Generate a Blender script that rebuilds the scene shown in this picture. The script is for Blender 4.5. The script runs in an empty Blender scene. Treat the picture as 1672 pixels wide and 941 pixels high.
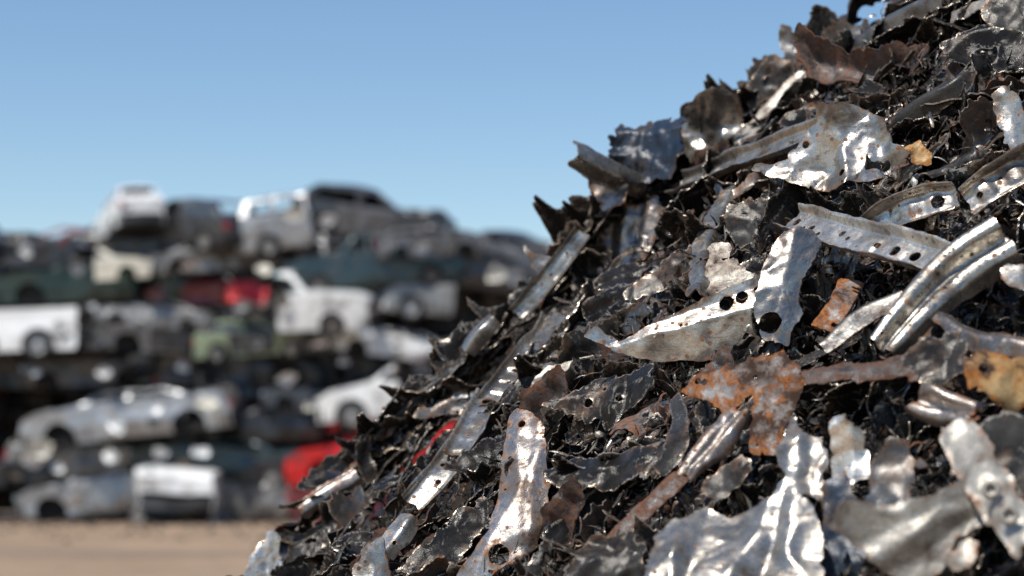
import bpy, math, random
import numpy as np
from mathutils import Vector, Matrix

rnd = random.Random(7)
C = bpy.context.scene.collection
PI = math.pi
# ------------------------------------------------------------------ camera model (photo measured on a 1672 x 941 grid)
FPX = 3251.0
HEIGHT = 1.6
PITCH = math.atan(256.5 / FPX)
EYE = np.array([0.0, 0.0, HEIGHT])

def ray(px, py):
    a, b = (px - 836) / FPX, (470.5 - py) / FPX
    return np.array([a, math.cos(PITCH) - b * math.sin(PITCH), math.sin(PITCH) + b * math.cos(PITCH)])

CX, CY, ZA, KS = 2.2, 5.0, 3.9, 0.95          # the scrap mound: a steep cone
_T = np.arange(1.8, 8.0, 0.01)

def heap_depth(px, py):
    d = ray(px, py)
    P = np.outer(_T, d) + EYE
    f = P[:, 2] - (ZA - KS * np.hypot(P[:, 0] - CX, P[:, 1] - CY))
    i = int(np.argmax(f < 0)) if f.min() < 0 else int(np.argmin(f))
    return float(_T[i]), f.min() < 0

def heap_normal(p):
    r = np.array([p[0] - CX, p[1] - CY]); r /= np.linalg.norm(r) + 1e-9
    n = np.array([r[0] * KS, r[1] * KS, 1.0])
    return n / np.linalg.norm(n)

def nrm(v):
    v = np.asarray(v, float)
    return v / (np.linalg.norm(v) + 1e-12)

def at_heap(px, py, lift=0.0):
    t, _ = heap_depth(px, py)
    return EYE + ray(px, py) * (t - lift)

def at_dist(px, py, y):
    d = ray(px, py)
    return EYE + d * (y / d[1])

# ------------------------------------------------------------------ noise
def _h(ix, iy, s):
    n = (ix.astype(np.int64) * 374761393 + iy.astype(np.int64) * 668265263 + int(s) * 982451653) & 0xFFFFFFFF
    n = ((n ^ (n >> 13)) * 1274126177) & 0xFFFFFFFF
    n = n ^ (n >> 16)
    return (n & 0xFFFFFF) / float(0xFFFFFF)

def vn(x, y, s=0):
    x = np.asarray(x, float); y = np.asarray(y, float)
    ix, iy = np.floor(x), np.floor(y)
    fx, fy = x - ix, y - iy
    fx = fx * fx * (3 - 2 * fx); fy = fy * fy * (3 - 2 * fy)
    a = _h(ix, iy, s); b = _h(ix + 1, iy, s); c = _h(ix, iy + 1, s); d = _h(ix + 1, iy + 1, s)
    return (a + (b - a) * fx + (c - a) * fy + (a - b - c + d) * fx * fy) * 2 - 1

def fbm(x, y, s=0, o=4):
    r = 0; a = 0.5
    for k in range(o):
        r = r + a * vn(x, y, s + k * 17); x = x * 2.03; y = y * 2.03; a *= 0.5
    return r

def facets(x, y, seed, lam):
    """triangular facets of random height, as in a crumpled sheet, and closeness to a fold"""
    q = random.Random(seed); a = q.uniform(0, PI); ca, sa = math.cos(a), math.sin(a)
    u = (x * ca + y * sa) / lam; v = (-x * sa + y * ca) / lam * q.uniform(.8, 1.3)
    u, v = u + .42 * vn(u * .9, v * .9, seed + 1) + .12 * vn(u * 3, v * 3, seed + 3), v + .42 * vn(u * .9 + 5, v * .9, seed + 2) + .12 * vn(u * 3, v * 3 + 7, seed + 4)
    i, j = np.floor(u), np.floor(v); f, g = u - i, v - j
    h00, h10, h01, h11 = _h(i, j, seed), _h(i + 1, j, seed), _h(i, j + 1, seed), _h(i + 1, j + 1, seed)
    low = f + g < 1
    h = np.where(low, h00 + (h10 - h00) * f + (h01 - h00) * g, h11 + (h01 - h11) * (1 - f) + (h10 - h11) * (1 - g))
    e = np.minimum(np.minimum(np.minimum(f, 1 - f), np.minimum(g, 1 - g)), np.abs(f + g - 1) * .7)
    return h - .5, np.clip(1 - e / .07, 0, 1)

def crumple(x, y, seed, lam, fine=0.0):
    """relief in metres per unit of amplitude, and how close a point is to a fold"""
    h1, w1 = facets(x, y, seed, lam * 1.25)
    h2, w2 = facets(x, y, seed + 71, lam * .55)
    m = np.clip(.6 + .9 * vn(x / lam * .5, y / lam * .5, seed + 50), .1, 1.3)
    h = lam * (1.25 * h1 + .5 * h2 * m)
    if fine:
        h3, w3 = facets(x, y, seed + 91, .014); h4, _ = facets(x, y, seed + 97, .03)
        h = h + fine * (.016 * h3 + .022 * h4)
        w2 = np.maximum(w2, w3 * .7)
    return h, np.maximum(w1, w2 * .7) * np.clip(.5 + vn(x * 40, y * 40, seed + 52), 0, 1)

def sd_poly(x, y, P):
    """signed distance to a polygon, positive inside"""
    d = np.full(x.shape, 1e9); ins = np.zeros(x.shape, bool)
    n = len(P)
    for i in range(n):
        ax, ay = P[i]; bx, by = P[(i + 1) % n]
        ex, ey = bx - ax, by - ay
        t = np.clip(((x - ax) * ex + (y - ay) * ey) / (ex * ex + ey * ey + 1e-12), 0, 1)
        d = np.minimum(d, np.hypot(x - ax - t * ex, y - ay - t * ey))
        c = ((ay > y) != (by > y)) & (x < (bx - ax) * (y - ay) / (by - ay + 1e-12) + ax)
        ins ^= c
    return np.where(ins, d, -d)

# ------------------------------------------------------------------ mesh building
def clip_grid(X, f, A):
    """X (ny,nx,3) positions, f (ny,nx) keep where >= 0, A list of (ny,nx) attributes -> verts(k cols), tris"""
    ny, nx = f.shape
    V = np.concatenate([X.reshape(-1, 3)] + [a.reshape(-1, 1) for a in A], 1)
    F = f.reshape(-1)
    idx = np.arange(ny * nx).reshape(ny, nx)
    a, b, c, d = idx[:-1, :-1].ravel(), idx[:-1, 1:].ravel(), idx[1:, 1:].ravel(), idx[1:, :-1].ravel()
    T = np.concatenate([np.stack([a, b, c], 1), np.stack([a, c, d], 1)])
    ins = F >= 0
    k = ins[T].sum(1)
    keep = T[k == 3].tolist()
    extra = []; cache = {}
    base = len(V)
    def cut(i, j):
        key = (i, j) if i < j else (j, i)
        if key not in cache:
            t = F[i] / (F[i] - F[j])
            t = min(max(t, 0.02), 0.98)
            cache[key] = base + len(extra); extra.append(V[i] + (V[j] - V[i]) * t)
        return cache[key]
    for tri in T[(k == 1) | (k == 2)].tolist():
        poly = []
        for q in range(3):
            i, j = tri[q], tri[(q + 1) % 3]
            if ins[i]: poly.append(i)
            if ins[i] != ins[j]: poly.append(cut(i, j))
        for q in range(1, len(poly) - 1):
            keep.append([poly[0], poly[q], poly[q + 1]])
    if extra: V = np.concatenate([V, np.array(extra)])
    T = np.array(keep, int).reshape(-1, 3)
    used = np.unique(T)
    m = -np.ones(len(V), int); m[used] = np.arange(len(used))
    return V[used], m[T]

def largest(V, T):
    if len(T) == 0: return V, T
    lab = np.arange(len(V))
    for _ in range(400):
        m = lab[T].min(1); new = lab.copy()
        for k in range(3): np.minimum.at(new, T[:, k], m)
        new = new[new]
        if (new == lab).all(): break
        lab = new
    u, c = np.unique(lab[T[:, 0]], return_counts=True)
    T = T[lab[T[:, 0]] == u[c.argmax()]]
    used = np.unique(T); m = -np.ones(len(V), int); m[used] = np.arange(len(used))
    return V[used], m[T]

def thicken(V, T, th):
    p = V[:, :3]
    fn = np.cross(p[T[:, 1]] - p[T[:, 0]], p[T[:, 2]] - p[T[:, 0]])
    n = np.zeros_like(p)
    for k in range(3): np.add.at(n, T[:, k], fn)
    n /= np.linalg.norm(n, axis=1, keepdims=True) + 1e-12
    N = len(V)
    B = V.copy(); B[:, :3] -= n * th
    E = np.concatenate([T[:, [0, 1]], T[:, [1, 2]], T[:, [2, 0]]])
    S = set(map(tuple, E.tolist()))
    rim = np.array([e for e in S if (e[1], e[0]) not in S], int).reshape(-1, 2)
    Vs = [V, B]; Ts = [T, T[:, ::-1] + N]
    if len(rim):
        ru = np.unique(rim); m = -np.ones(N, int); m[ru] = np.arange(len(ru))
        R0, R1 = V[ru].copy(), B[ru].copy()
        o0, o1 = 2 * N, 2 * N + len(ru)
        a, b = m[rim[:, 0]], m[rim[:, 1]]
        Vs += [R0, R1]
        Ts += [np.stack([b + o0, a + o0, a + o1], 1), np.stack([b + o0, a + o1, b + o1], 1)]
    return np.concatenate(Vs), np.concatenate(Ts)

def to_mesh(name, V, T, attrs=(), smooth=True, matidx=None):
    me = bpy.data.meshes.new(name)
    me.vertices.add(len(V)); me.vertices.foreach_set('co', V[:, :3].astype(np.float32).ravel())
    w = T.shape[1]
    me.loops.add(T.size); me.loops.foreach_set('vertex_index', T.astype(np.int32).ravel())
    me.polygons.add(len(T)); me.polygons.foreach_set('loop_start', np.arange(0, T.size, w, dtype=np.int32))
    me.polygons.foreach_set('use_smooth', np.full(len(T), smooth))
    if matidx is not None: me.polygons.foreach_set('material_index', matidx.astype(np.int32))
    for i, a in enumerate(attrs):
        at = me.attributes.new(a, 'FLOAT', 'POINT'); at.data.foreach_set('value', V[:, 3 + i].astype(np.float32))
    me.update(calc_edges=True); me.validate()
    return me

def link(name, me, mat=None, parent=None, loc=None):
    o = bpy.data.objects.new(name, me); C.objects.link(o)
    if mat is not None and me is not None and not me.materials: me.materials.append(mat)
    if parent is not None: o.parent = parent
    if loc is not None: o.location = [float(v) for v in loc]
    return o

def tag(o, label=None, cat=None, group=None, kind=None):
    if label: o['label'] = label
    if cat: o['category'] = cat
    if group: o['group'] = group
    if kind: o['kind'] = kind
    return o
AZ_DEG, EL_DEG = 225.0, 60.0
SUN_W = 5.0
SKY = (1.0, 0.2, 1.0, 0.129, 1.15, 0.500)
EXPO = 0.0
FOCUS, FSTOP = 3.74, 2.6
# ------------------------------------------------------------------ materials
class NT:
    def __init__(s, name):
        s.m = bpy.data.materials.new(name); s.m.use_nodes = True
        s.t = s.m.node_tree; s.t.nodes.clear()
        s.out = s.n('ShaderNodeOutputMaterial'); s.p = s.n('ShaderNodeBsdfPrincipled')
        s.l(s.p.outputs[0], s.out.inputs[0])
    def n(s, t, **k):
        o = s.t.nodes.new(t)
        for a, v in k.items(): setattr(o, a, v)
        return o
    def l(s, a, b): s.t.links.new(a, b)
    def set(s, sock, v):
        if hasattr(v, 'is_linked') or isinstance(v, bpy.types.NodeSocket): s.l(v, sock)
        else: sock.default_value = v
    def math(s, op, a, b=0.0, clamp=False):
        o = s.n('ShaderNodeMath', operation=op, use_clamp=clamp); s.set(o.inputs[0], a); s.set(o.inputs[1], b); return o.outputs[0]
    def mix(s, f, a, b):
        o = s.n('ShaderNodeMix', data_type='RGBA'); s.set(o.inputs[0], f)
        for i, v in ((6, a), (7, b)):
            s.set(o.inputs[i], (*v, 1) if isinstance(v, tuple) and len(v) == 3 else v)
        return o.outputs[2]
    def noise(s, vec, scale, detail=5, rough=0.6, dist=0.0):
        o = s.n('ShaderNodeTexNoise'); s.l(vec, o.inputs['Vector']); o.inputs['Scale'].default_value = scale
        o.inputs['Detail'].default_value = detail; o.inputs['Roughness'].default_value = rough; o.inputs['Distortion'].default_value = dist
        return o.outputs['Fac']
    def step(s, v, lo, hi):
        o = s.n('ShaderNodeMapRange', interpolation_type='SMOOTHSTEP'); s.set(o.inputs[0], v)
        o.inputs[1].default_value = lo; o.inputs[2].default_value = hi
        return o.outputs[0]
    def attr(s, name):
        return s.n('ShaderNodeAttribute', attribute_name=name).outputs['Fac']
    def coords(s, k=7.0):
        tc = s.n('ShaderNodeTexCoord'); oi = s.n('ShaderNodeObjectInfo')
        s.rand = oi.outputs['Random']
        ad = s.n('ShaderNodeVectorMath', operation='ADD'); s.l(tc.outputs['Object'], ad.inputs[0])
        m = s.math('MULTIPLY', oi.outputs['Random'], k)
        cb = s.n('ShaderNodeCombineXYZ'); s.l(m, cb.inputs[0]); s.l(m, cb.inputs[1]); s.l(m, cb.inputs[2])
        s.l(cb.outputs[0], ad.inputs[1])
        return ad.outputs[0]
    def bump(s, h, strength, dist):
        b = s.n('ShaderNodeBump'); b.inputs['Strength'].default_value = strength; b.inputs['Distance'].default_value = dist
        s.l(h, b.inputs['Height']); s.l(b.outputs[0], s.p.inputs['Normal'])

RUST_A, RUST_B, RUST_C = (0.085, 0.034, 0.016), (0.25, 0.098, 0.034), (0.045, 0.022, 0.014)

def scrap_mat(name, c1, c2, metal=1.0, rough=(0.25, 0.5), rust=0.5, edge=0.5, grime=0.5, bare=0.0, bare_col=(0.6, 0.6, 0.6),
              fine=0.4, rust_cols=(RUST_A, RUST_B), speck=0.0, spec=0.5, dots=0.0, rim=0.0):
    """rust 0..1: share of rust spots; edge: rust along torn edges; grime: black soot film; bare: metal laid bare on folds, also painted as glints; rim: rim light painted on edges"""
    s = NT(name); v = s.coords()
    n1 = s.noise(v, 14, 5, 0.55, 0.4)
    n2 = s.noise(v, 48, 6, 0.65, 0.2)
    n3 = s.noise(v, 160, 4, 0.7)
    n4 = s.noise(v, 520, 3, 0.6)
    col = s.mix(s.step(n1, 0.35, 0.65), c1, c2)
    met = metal
    # soot film
    if grime:
        g = s.math('MULTIPLY', s.step(s.math('ADD', s.math('MULTIPLY', n1, 0.55), s.math('MULTIPLY', n2, 0.45)), 0.60 - 0.16 * grime, 0.66), 0.85)
        col = s.mix(g, col, (0.02, 0.019, 0.018))
        met = s.math('MULTIPLY', s.math('SUBTRACT', 1.0, s.math('MULTIPLY', g, 0.75)), met)
    else:
        g = 0.0
    if bare:
        w = s.math('MULTIPLY', s.step(s.attr('wear'), .45, .9), s.step(n3, 0.46, 0.60))
        w = s.math('MAXIMUM', w, s.step(s.math('SUBTRACT', n3, s.math('MULTIPLY', n2, 0.15)), 0.66 - 0.10 * speck, 0.74 - 0.1 * speck)) if speck else w
        w = s.math('MULTIPLY', w, bare)  # bare metal on folds and specks, its colour also painting in glints
        col = s.mix(w, col, bare_col)
        met = s.math('MAXIMUM', met, s.math('MULTIPLY', w, 0.9))
    mc = s.math('ADD', s.math('MULTIPLY', s.step(n4, .3, .7), .5), s.math('MULTIPLY', s.step(n3, .3, .7), .5))
    hm = s.n('ShaderNodeHueSaturation'); s.l(col, hm.inputs['Color']); s.l(s.math('ADD', s.math('MULTIPLY', mc, .7), .6), hm.inputs['Value']); col = hm.outputs[0]
    if grime:
        mp = s.n('ShaderNodeMapping'); s.l(v, mp.inputs[0]); mp.inputs['Scale'].default_value = (22, 90, 60); mp.inputs['Rotation'].default_value = (.3, .2, .6)
        st = s.noise(mp.outputs[0], 1.0, 5, .65, .6)
        sk = s.math('MULTIPLY', s.step(s.math('ADD', s.math('MULTIPLY', st, .7), s.math('MULTIPLY', n3, .3)), .54 - .05 * grime, .64), .55 + .3 * grime)
        col = s.mix(sk, col, (.035, .029, .024))
        met = s.math('MULTIPLY', s.math('SUBTRACT', 1.0, s.math('MULTIPLY', sk, .7)), met)
    e = s.math('SUBTRACT', 1.0, s.attr('edge'))
    if rim:
        rim_glint = s.math('MULTIPLY', s.step(s.math('ADD', e, s.math('MULTIPLY', s.math('SUBTRACT', n3, .5), 1.6)), .76, .96), rim)
        col = s.mix(rim_glint, col, (.50, .43, .35)); met = s.math('MAXIMUM', met, s.math('MULTIPLY', rim_glint, .8))  # tan bare-metal edge, painted bright to stand in for rim light
    sn = s.math('ADD', s.math('ADD', s.math('MULTIPLY', n1, 0.55), s.math('MULTIPLY', n2, 0.3)), s.math('MULTIPLY', n3, 0.15))
    sn = s.math('MULTIPLY', s.step(s.math('ADD', sn, s.math('MULTIPLY', e, .16 * edge)), .56 - .14 * rust, .74 - .1 * rust), .70)
    col = s.mix(sn, col, s.mix(n2, (.07, .042, .028), (.20, .115, .065)))
    met = s.math('MULTIPLY', s.math('SUBTRACT', 1.0, s.math('MULTIPLY', sn, .55)), met)
    rm = s.math('ADD', s.math('MULTIPLY', n2, 0.65), s.math('MULTIPLY', n3, 0.35))
    rm = s.math('ADD', rm, s.math('MULTIPLY', e, 0.15 * edge))
    rm = s.step(rm, 0.70 - 0.26 * rust, 0.82 - 0.26 * rust)
    if dots:
        vo = s.n('ShaderNodeTexVoronoi'); s.l(v, vo.inputs['Vector']); vo.inputs['Scale'].default_value = 70
        sp = s.n('ShaderNodeSeparateColor'); s.l(vo.outputs['Color'], sp.inputs[0])
        rad = s.math('MULTIPLY', s.step(sp.outputs[0], .45, 1.0), .34 * dots)
        dm = s.step(s.math('SUBTRACT', s.math('ADD', rad, s.math('MULTIPLY', s.math('SUBTRACT', n3, .5), .12)), vo.outputs['Distance']), -.03, .05)
        rm = s.math('MAXIMUM', rm, s.math('MULTIPLY', dm, .9))
    rc = s.mix(s.step(n3, 0.38, 0.62), *rust_cols)
    rc = s.mix(s.step(n1, 0.52, 0.62), rc, RUST_C)
    col = s.mix(rm, col, rc)
    hv = s.n('ShaderNodeHueSaturation'); s.l(col, hv.inputs['Color'])
    s.l(s.math('ADD', s.math('MULTIPLY', s.rand, 0.6), 0.7), hv.inputs['Value'])
    s.l(hv.outputs[0], s.p.inputs['Base Color'])
    s.set(s.p.inputs['Metallic'], s.math('MULTIPLY', s.math('SUBTRACT', 1.0, rm), met))
    r = s.math('ADD', s.math('MULTIPLY', s.step(n2, 0.3, 0.7), rough[1] - rough[0]), rough[0])
    r = s.math('ADD', r, s.math('MULTIPLY', rm, 0.5), True)
    s.l(r, s.p.inputs['Roughness']); s.p.inputs['Specular IOR Level'].default_value = spec
    h = s.math('ADD', s.math('MULTIPLY', n3, 0.6), s.math('MULTIPLY', n4, 0.4))
    h = s.math('ADD', h, s.math('MULTIPLY', n2, 1.2))
    s.bump(h, fine, 0.004)
    return s.m

M = {}
M['silver'] = scrap_mat('bare_silver_steel', (0.53, 0.485, 0.425), (0.265, 0.242, 0.212), .88, (0.20, 0.44), 0.34, 0.8, 0.6, fine=0.2, dots=1.0)
M['bright'] = scrap_mat('shiny_crumpled_steel', (0.68, 0.62, 0.54), (0.41, 0.37, 0.32), .84, (0.21, 0.44), 0.24, 0.5, 0.4, fine=0.17, dots=.8)
M['zinc'] = scrap_mat('galvanised_steel', (0.545, 0.51, 0.45), (0.28, 0.265, 0.235), 0.88, (0.20, 0.44), 0.34, 0.8, 0.55, fine=0.2, dots=1.0)
M['grey'] = scrap_mat('dull_grey_steel', (0.26, 0.245, 0.23), (0.14, 0.132, 0.125), 0.9, (0.28, 0.5), 0.38, 0.8, 0.6, bare=0.6, fine=0.25, rim=.6)
M['bluegrey'] = scrap_mat('blue_grey_steel', (0.30, 0.27, 0.235), (0.18, 0.165, 0.15), 0.95, (0.22, 0.4), 0.28, 0.6, 0.3, bare=0.5, fine=0.15)
M['char'] = scrap_mat('charred_black_sheet', (0.011, 0.0096, 0.0086), (0.024, 0.0205, 0.0175), 0.0, (0.16, 0.36), 0.20, 0.5, 0.0, bare=0.6, bare_col=(0.42, 0.38, 0.33), fine=0.28, speck=0.2, spec=.2, rim=.75)
M['soot'] = scrap_mat('sooty_grey_sheet', (0.058, 0.053, 0.047), (0.022, 0.0195, 0.017), 0.2, (0.2, 0.4), 0.26, 0.7, 0.5, bare=0.6, bare_col=(0.45, 0.41, 0.36), fine=0.25, speck=0.3, spec=.28, rim=.85)
M['navy'] = scrap_mat('dark_blue_paint', (0.016, 0.030, 0.055), (0.03, 0.045, 0.07), 0.1, (0.25, 0.4), 0.2, 0.6, 0.3, bare=0.5, fine=0.3)
M['rust'] = scrap_mat('orange_rusted_plate', (0.40, 0.38, 0.36), (0.14, 0.13, 0.13), 0.3, (0.4, 0.6), 0.98, 0.5, 0.1, bare=0.0, fine=0.5, rust_cols=((0.14, 0.05, 0.02), (0.36, 0.135, 0.04)))
M['rustbrown'] = scrap_mat('brown_rusted_sheet', (0.10, 0.085, 0.08), (0.05, 0.045, 0.045), 0.5, (0.35, 0.55), 0.85, 0.5, 0.3, bare=0.6, fine=0.5,
                           rust_cols=((0.075, 0.036, 0.024), (0.17, 0.075, 0.042)), speck=0.5)
M['ochre'] = scrap_mat('ochre_rusted_plate', (0.60, 0.42, 0.20), (0.50, 0.26, 0.07), 0.1, (0.45, 0.65), 0.78, 0.6, 0.0, fine=0.4, rust_cols=((0.22, 0.075, 0.015), (0.45, 0.17, 0.03)))
M['beige'] = scrap_mat('dirty_beige_paint', (0.40, 0.37, 0.32), (0.27, 0.25, 0.215), 0.4, (0.3, 0.5), 0.32, 0.8, 0.25, bare=0.5, bare_col=(0.7, 0.7, 0.7), fine=0.3)
M['pink'] = scrap_mat('rust_stained_steel', (0.43, 0.38, 0.34), (0.26, 0.225, 0.20), 0.88, (0.25, 0.45), 0.50, 0.9, 0.4, fine=0.32, dots=1.0)

def plain(name, col, rough=0.6, metal=0.0, var=0.25, scale=6, coat=0.0, bump=0.0):
    s = NT(name); v = s.coords()
    n = s.noise(v, scale, 6, 0.6)
    hv = s.n('ShaderNodeHueSaturation'); hv.inputs['Color'].default_value = (*col, 1)
    s.l(s.math('ADD', s.math('MULTIPLY', n, 2 * var), 1 - var), hv.inputs['Value'])
    s.l(hv.outputs[0], s.p.inputs['Base Color'])
    s.p.inputs['Roughness'].default_value = rough; s.p.inputs['Metallic'].default_value = metal
    s.p.inputs['Coat Weight'].default_value = coat
    if bump: s.bump(n, 0.6, bump)
    return s.m

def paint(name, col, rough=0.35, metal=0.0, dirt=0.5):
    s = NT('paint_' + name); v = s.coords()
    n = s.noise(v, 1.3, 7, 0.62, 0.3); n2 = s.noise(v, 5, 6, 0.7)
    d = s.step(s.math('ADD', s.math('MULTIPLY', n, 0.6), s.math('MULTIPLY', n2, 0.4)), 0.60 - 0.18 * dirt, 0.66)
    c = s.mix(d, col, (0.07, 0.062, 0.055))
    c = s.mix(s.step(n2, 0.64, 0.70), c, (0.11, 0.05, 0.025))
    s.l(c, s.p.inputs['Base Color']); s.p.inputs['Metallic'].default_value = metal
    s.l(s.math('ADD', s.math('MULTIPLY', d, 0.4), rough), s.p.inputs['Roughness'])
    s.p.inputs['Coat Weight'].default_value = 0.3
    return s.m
# ------------------------------------------------------------------ scrap piece builders
PROFILES = {
    'flat': [(-1, 0), (-.5, .05), (0, 0), (.5, .06), (1, 0)],
    'channel': [(-1.0, .62), (-.88, .68), (-.68, .04), (-.6, 0), (-.25, .04), (.25, .04), (.6, 0), (.68, .04), (.88, .68), (1.0, .62)],
    'hat': [(-1, -.55), (-.72, -.5), (-.5, .12), (-.2, .16), (.2, .16), (.5, .12), (.72, -.5), (1, -.55)],
    'ribs': [(-1, -.35), (-.75, .22), (-.3, .25), (-.1, -.2), (.1, -.2), (.3, .25), (.75, .22), (1, -.35)],
    'ell': [(-1, -.75), (-.3, .22), (-.15, .25), (1, -.3)],
    'curl': [(math.sin(a) * 1.0, math.cos(a) * 0.9 - .3) for a in np.linspace(-1.9, 1.9, 9)],
}

def resample(P, n):
    """Catmull-Rom through control rows"""
    P = np.asarray(P, float)
    if len(P) == 2: P = np.stack([P[0], (P[0] * 2 + P[1]) / 3, (P[0] + P[1] * 2) / 3, P[1]])
    Q = np.concatenate([[2 * P[0] - P[1]], P, [2 * P[-1] - P[-2]]])
    t = np.linspace(0, len(P) - 1 - 1e-9, n); i = t.astype(int); f = (t - i)[:, None]
    a, b, c, d = Q[i], Q[i + 1], Q[i + 2], Q[i + 3]
    return 0.5 * (2 * b + (c - a) * f + (2 * a - 5 * b + 4 * c - d) * f ** 2 + (3 * b - a - 3 * c + d) * f ** 3)

def strip_mesh(name, P3, HW, prof, seed, N0, roll=0.0, twist=0.0, dep=1.0, crump=0.12, lam=0.09, dent=0.0022, fine=0.0, emb=0, wav=.14, jag=0.006,
               holes=(), res=0.005, th=0.003):
    """P3 control points (world), HW half widths; returns mesh centred on its middle and that middle"""
    P3 = np.asarray(P3, float); HW = np.asarray(HW, float)
    L = np.linalg.norm(np.diff(P3, axis=0), axis=1).sum()
    nu = max(8, int(L / res))
    R = resample(np.concatenate([P3, HW[:, None]], 1), nu)
    P, hw = R[:, :3], np.maximum(R[:, 3], 0.002)
    T = np.gradient(P, axis=0); T /= np.linalg.norm(T, axis=1, keepdims=True)
    u = np.concatenate([[0], np.cumsum(np.linalg.norm(np.diff(P, axis=0), axis=1))])
    pr = np.array(PROFILES[prof], float); pr[:, 1] *= dep
    al = np.concatenate([[0], np.cumsum(np.hypot(*np.diff(pr, axis=0).T))])
    nv = max(7, int(al[-1] * hw.mean() / res))
    sa = np.linspace(0, al[-1], nv)
    pw, pz = np.interp(sa, al, pr[:, 0]), np.interp(sa, al, pr[:, 1])
    k = np.array([.25, .5, .25])
    pz[1:-1] = np.convolve(pz, k, 'valid'); 
    W = np.cross(T, np.asarray(N0, float)); W /= np.linalg.norm(W, axis=1, keepdims=True) + 1e-9
    N = np.cross(W, T)
    ang = math.radians(roll) + math.radians(twist) * (u / u[-1] - .5)
    W2 = W * np.cos(ang)[:, None] + N * np.sin(ang)[:, None]; N2 = N * np.cos(ang)[:, None] - W * np.sin(ang)[:, None]
    U = np.repeat(u[:, None], nv, 1); S = np.repeat((sa * hw.mean())[None], nu, 0)
    hwn = hw[:, None] * (1 + wav * vn(U * 22, S * 0 + seed, seed + 3))
    X = P[:, None] + W2[:, None] * (hwn * pw[None])[..., None]
    dm = 1 + 3.2 * wav * vn(U * 13, S * 4, seed + 5)
    h, w = crumple(U, S, seed, lam, fine)
    z = hwn * pz[None] * dm + crump * h + dent * vn(U * 30, S * 30, seed + 9) + dent * 1.6 * vn(U * 11, S * 14, seed + 11)
    if emb:
        ph = np.sin(2 * PI * U / emb + 1.5 * vn(U * 5, U * 0, seed + 2)); ww = np.clip((.56 - np.abs(np.interp(S / (hw.mean() + 1e-9), sa, pw))) / .12, 0, 1)
        z = z - hwn * .13 * (.5 + .5 * vn(U * 9, U * 0 + 3, seed + 8)) * np.clip(ph * 2.2, -1, 1) * ww
    X = X + N2[:, None] * z[..., None]
    j = fbm(U * 55, S * 55, seed + 21, 3) * jag * 1.6 + np.minimum(0, vn(U * 25, S * 25, seed + 22)) * jag * 1.6
    smax = sa[-1] * hw.mean()
    e_end = np.minimum(U, u[-1] - U) - jag * 0.9 + j
    e_sd = np.minimum(S, smax - S) - jag * 0.25 + j * 0.4
    f = np.minimum(e_end, e_sd)
    for (hu, hv, r) in holes:                      # (share along, share across, radius m)
        q = np.hypot(U - hu * u[-1], (S - hv * smax))
        f = np.minimum(f, q - r * (1 + .05 * vn(np.arctan2(S - hv * smax, U - hu * u[-1]) * 2, U * 0 + seed, seed)))
    c = P.mean(0)
    edge = np.clip(f / 0.014, 0, 1)
    V, F = clip_grid(X - c, f, [edge, w])
    if len(F) == 0: raise ValueError(name + ' empty')
    V, F = largest(V, F)
    V, F = thicken(V, F, th)
    return to_mesh(name, V, F, ('edge', 'wear')), c

def sheet_mesh(name, poly, seed, crump=0.25, lam=0.06, fine=0.0, folds=(), bulge=0.0, jag=0.006, holes=(), res=0.005, th=0.003, dent=0.003, tears=0.0, curl=0.0):
    """poly in plane metres (x, y), relief along +z; local mesh"""
    poly = np.asarray(poly, float)
    lo, hi = poly.min(0) - 3 * jag - res, poly.max(0) + 3 * jag + res
    nx, ny = [max(6, int(v)) for v in (hi - lo) / res]
    x, y = np.meshgrid(np.linspace(lo[0], hi[0], nx), np.linspace(lo[1], hi[1], ny))
    sd = sd_poly(x, y, poly)
    j = fbm(x * 50, y * 50, seed + 31, 4) * jag * 2.0 + np.minimum(0, vn(x * 28, y * 28, seed + 32)) * jag * .6
    f = sd + j
    if tears:
        tn = fbm(x * 16, y * 16, seed + 40, 4)
        f = np.minimum(f, (tn + 0.62 - 0.5 * tears) * 0.03)
    for (hx, hy, r) in holes:
        q = np.hypot(x - hx, y - hy)
        f = np.minimum(f, q - r * (1 + .06 * vn(np.arctan2(y - hy, x - hx) * 2, x * 0 + seed, seed)))
    h, w = crumple(x, y, seed, lam, fine)
    z = crump * h + dent * (vn(x * 26, y * 26, seed + 9) + 1.5 * vn(x * 11, y * 11, seed + 10) + .5 * vn(x * 60, y * 60, seed + 11))
    for (ax, ay, bx, by, k) in folds:
        n = math.hypot(bx - ax, by - ay)
        s = ((bx - ax) * (y - ay) - (by - ay) * (x - ax)) / n + 0.006 * vn(x * 18, y * 18, seed + 60)
        z = z + k * (np.sqrt(np.maximum(s, 0) ** 2 + 4e-6) - 0.002)
        w = np.maximum(w, np.clip(1 - np.abs(s) / 0.006, 0, 1) * .8)
    c = poly.mean(0)
    d2 = ((x - c[0]) ** 2 + (y - c[1]) ** 2)
    if bulge: z = z + bulge * (1 - d2 / (((poly - c) ** 2).sum(1).max()))
    z = z - z[f > 0].mean() if (f > 0).any() else z
    if curl:
        e = np.clip(0.03 - sd, 0, 0.06); z = z + curl * e * (1 + vn(x * 15, y * 15, seed + 77))
    X = np.stack([x, y, z], -1)
    edge = np.clip(f / 0.014, 0, 1)
    V, F = clip_grid(X, f, [edge, w])
    V, F = largest(V, F)
    V, F = thicken(V, F, th)
    return to_mesh(name, V, F, ('edge', 'wear'))

SHAPES = []
SCRAPS = []            # (px, py, short description) for telling the small pieces apart

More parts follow.
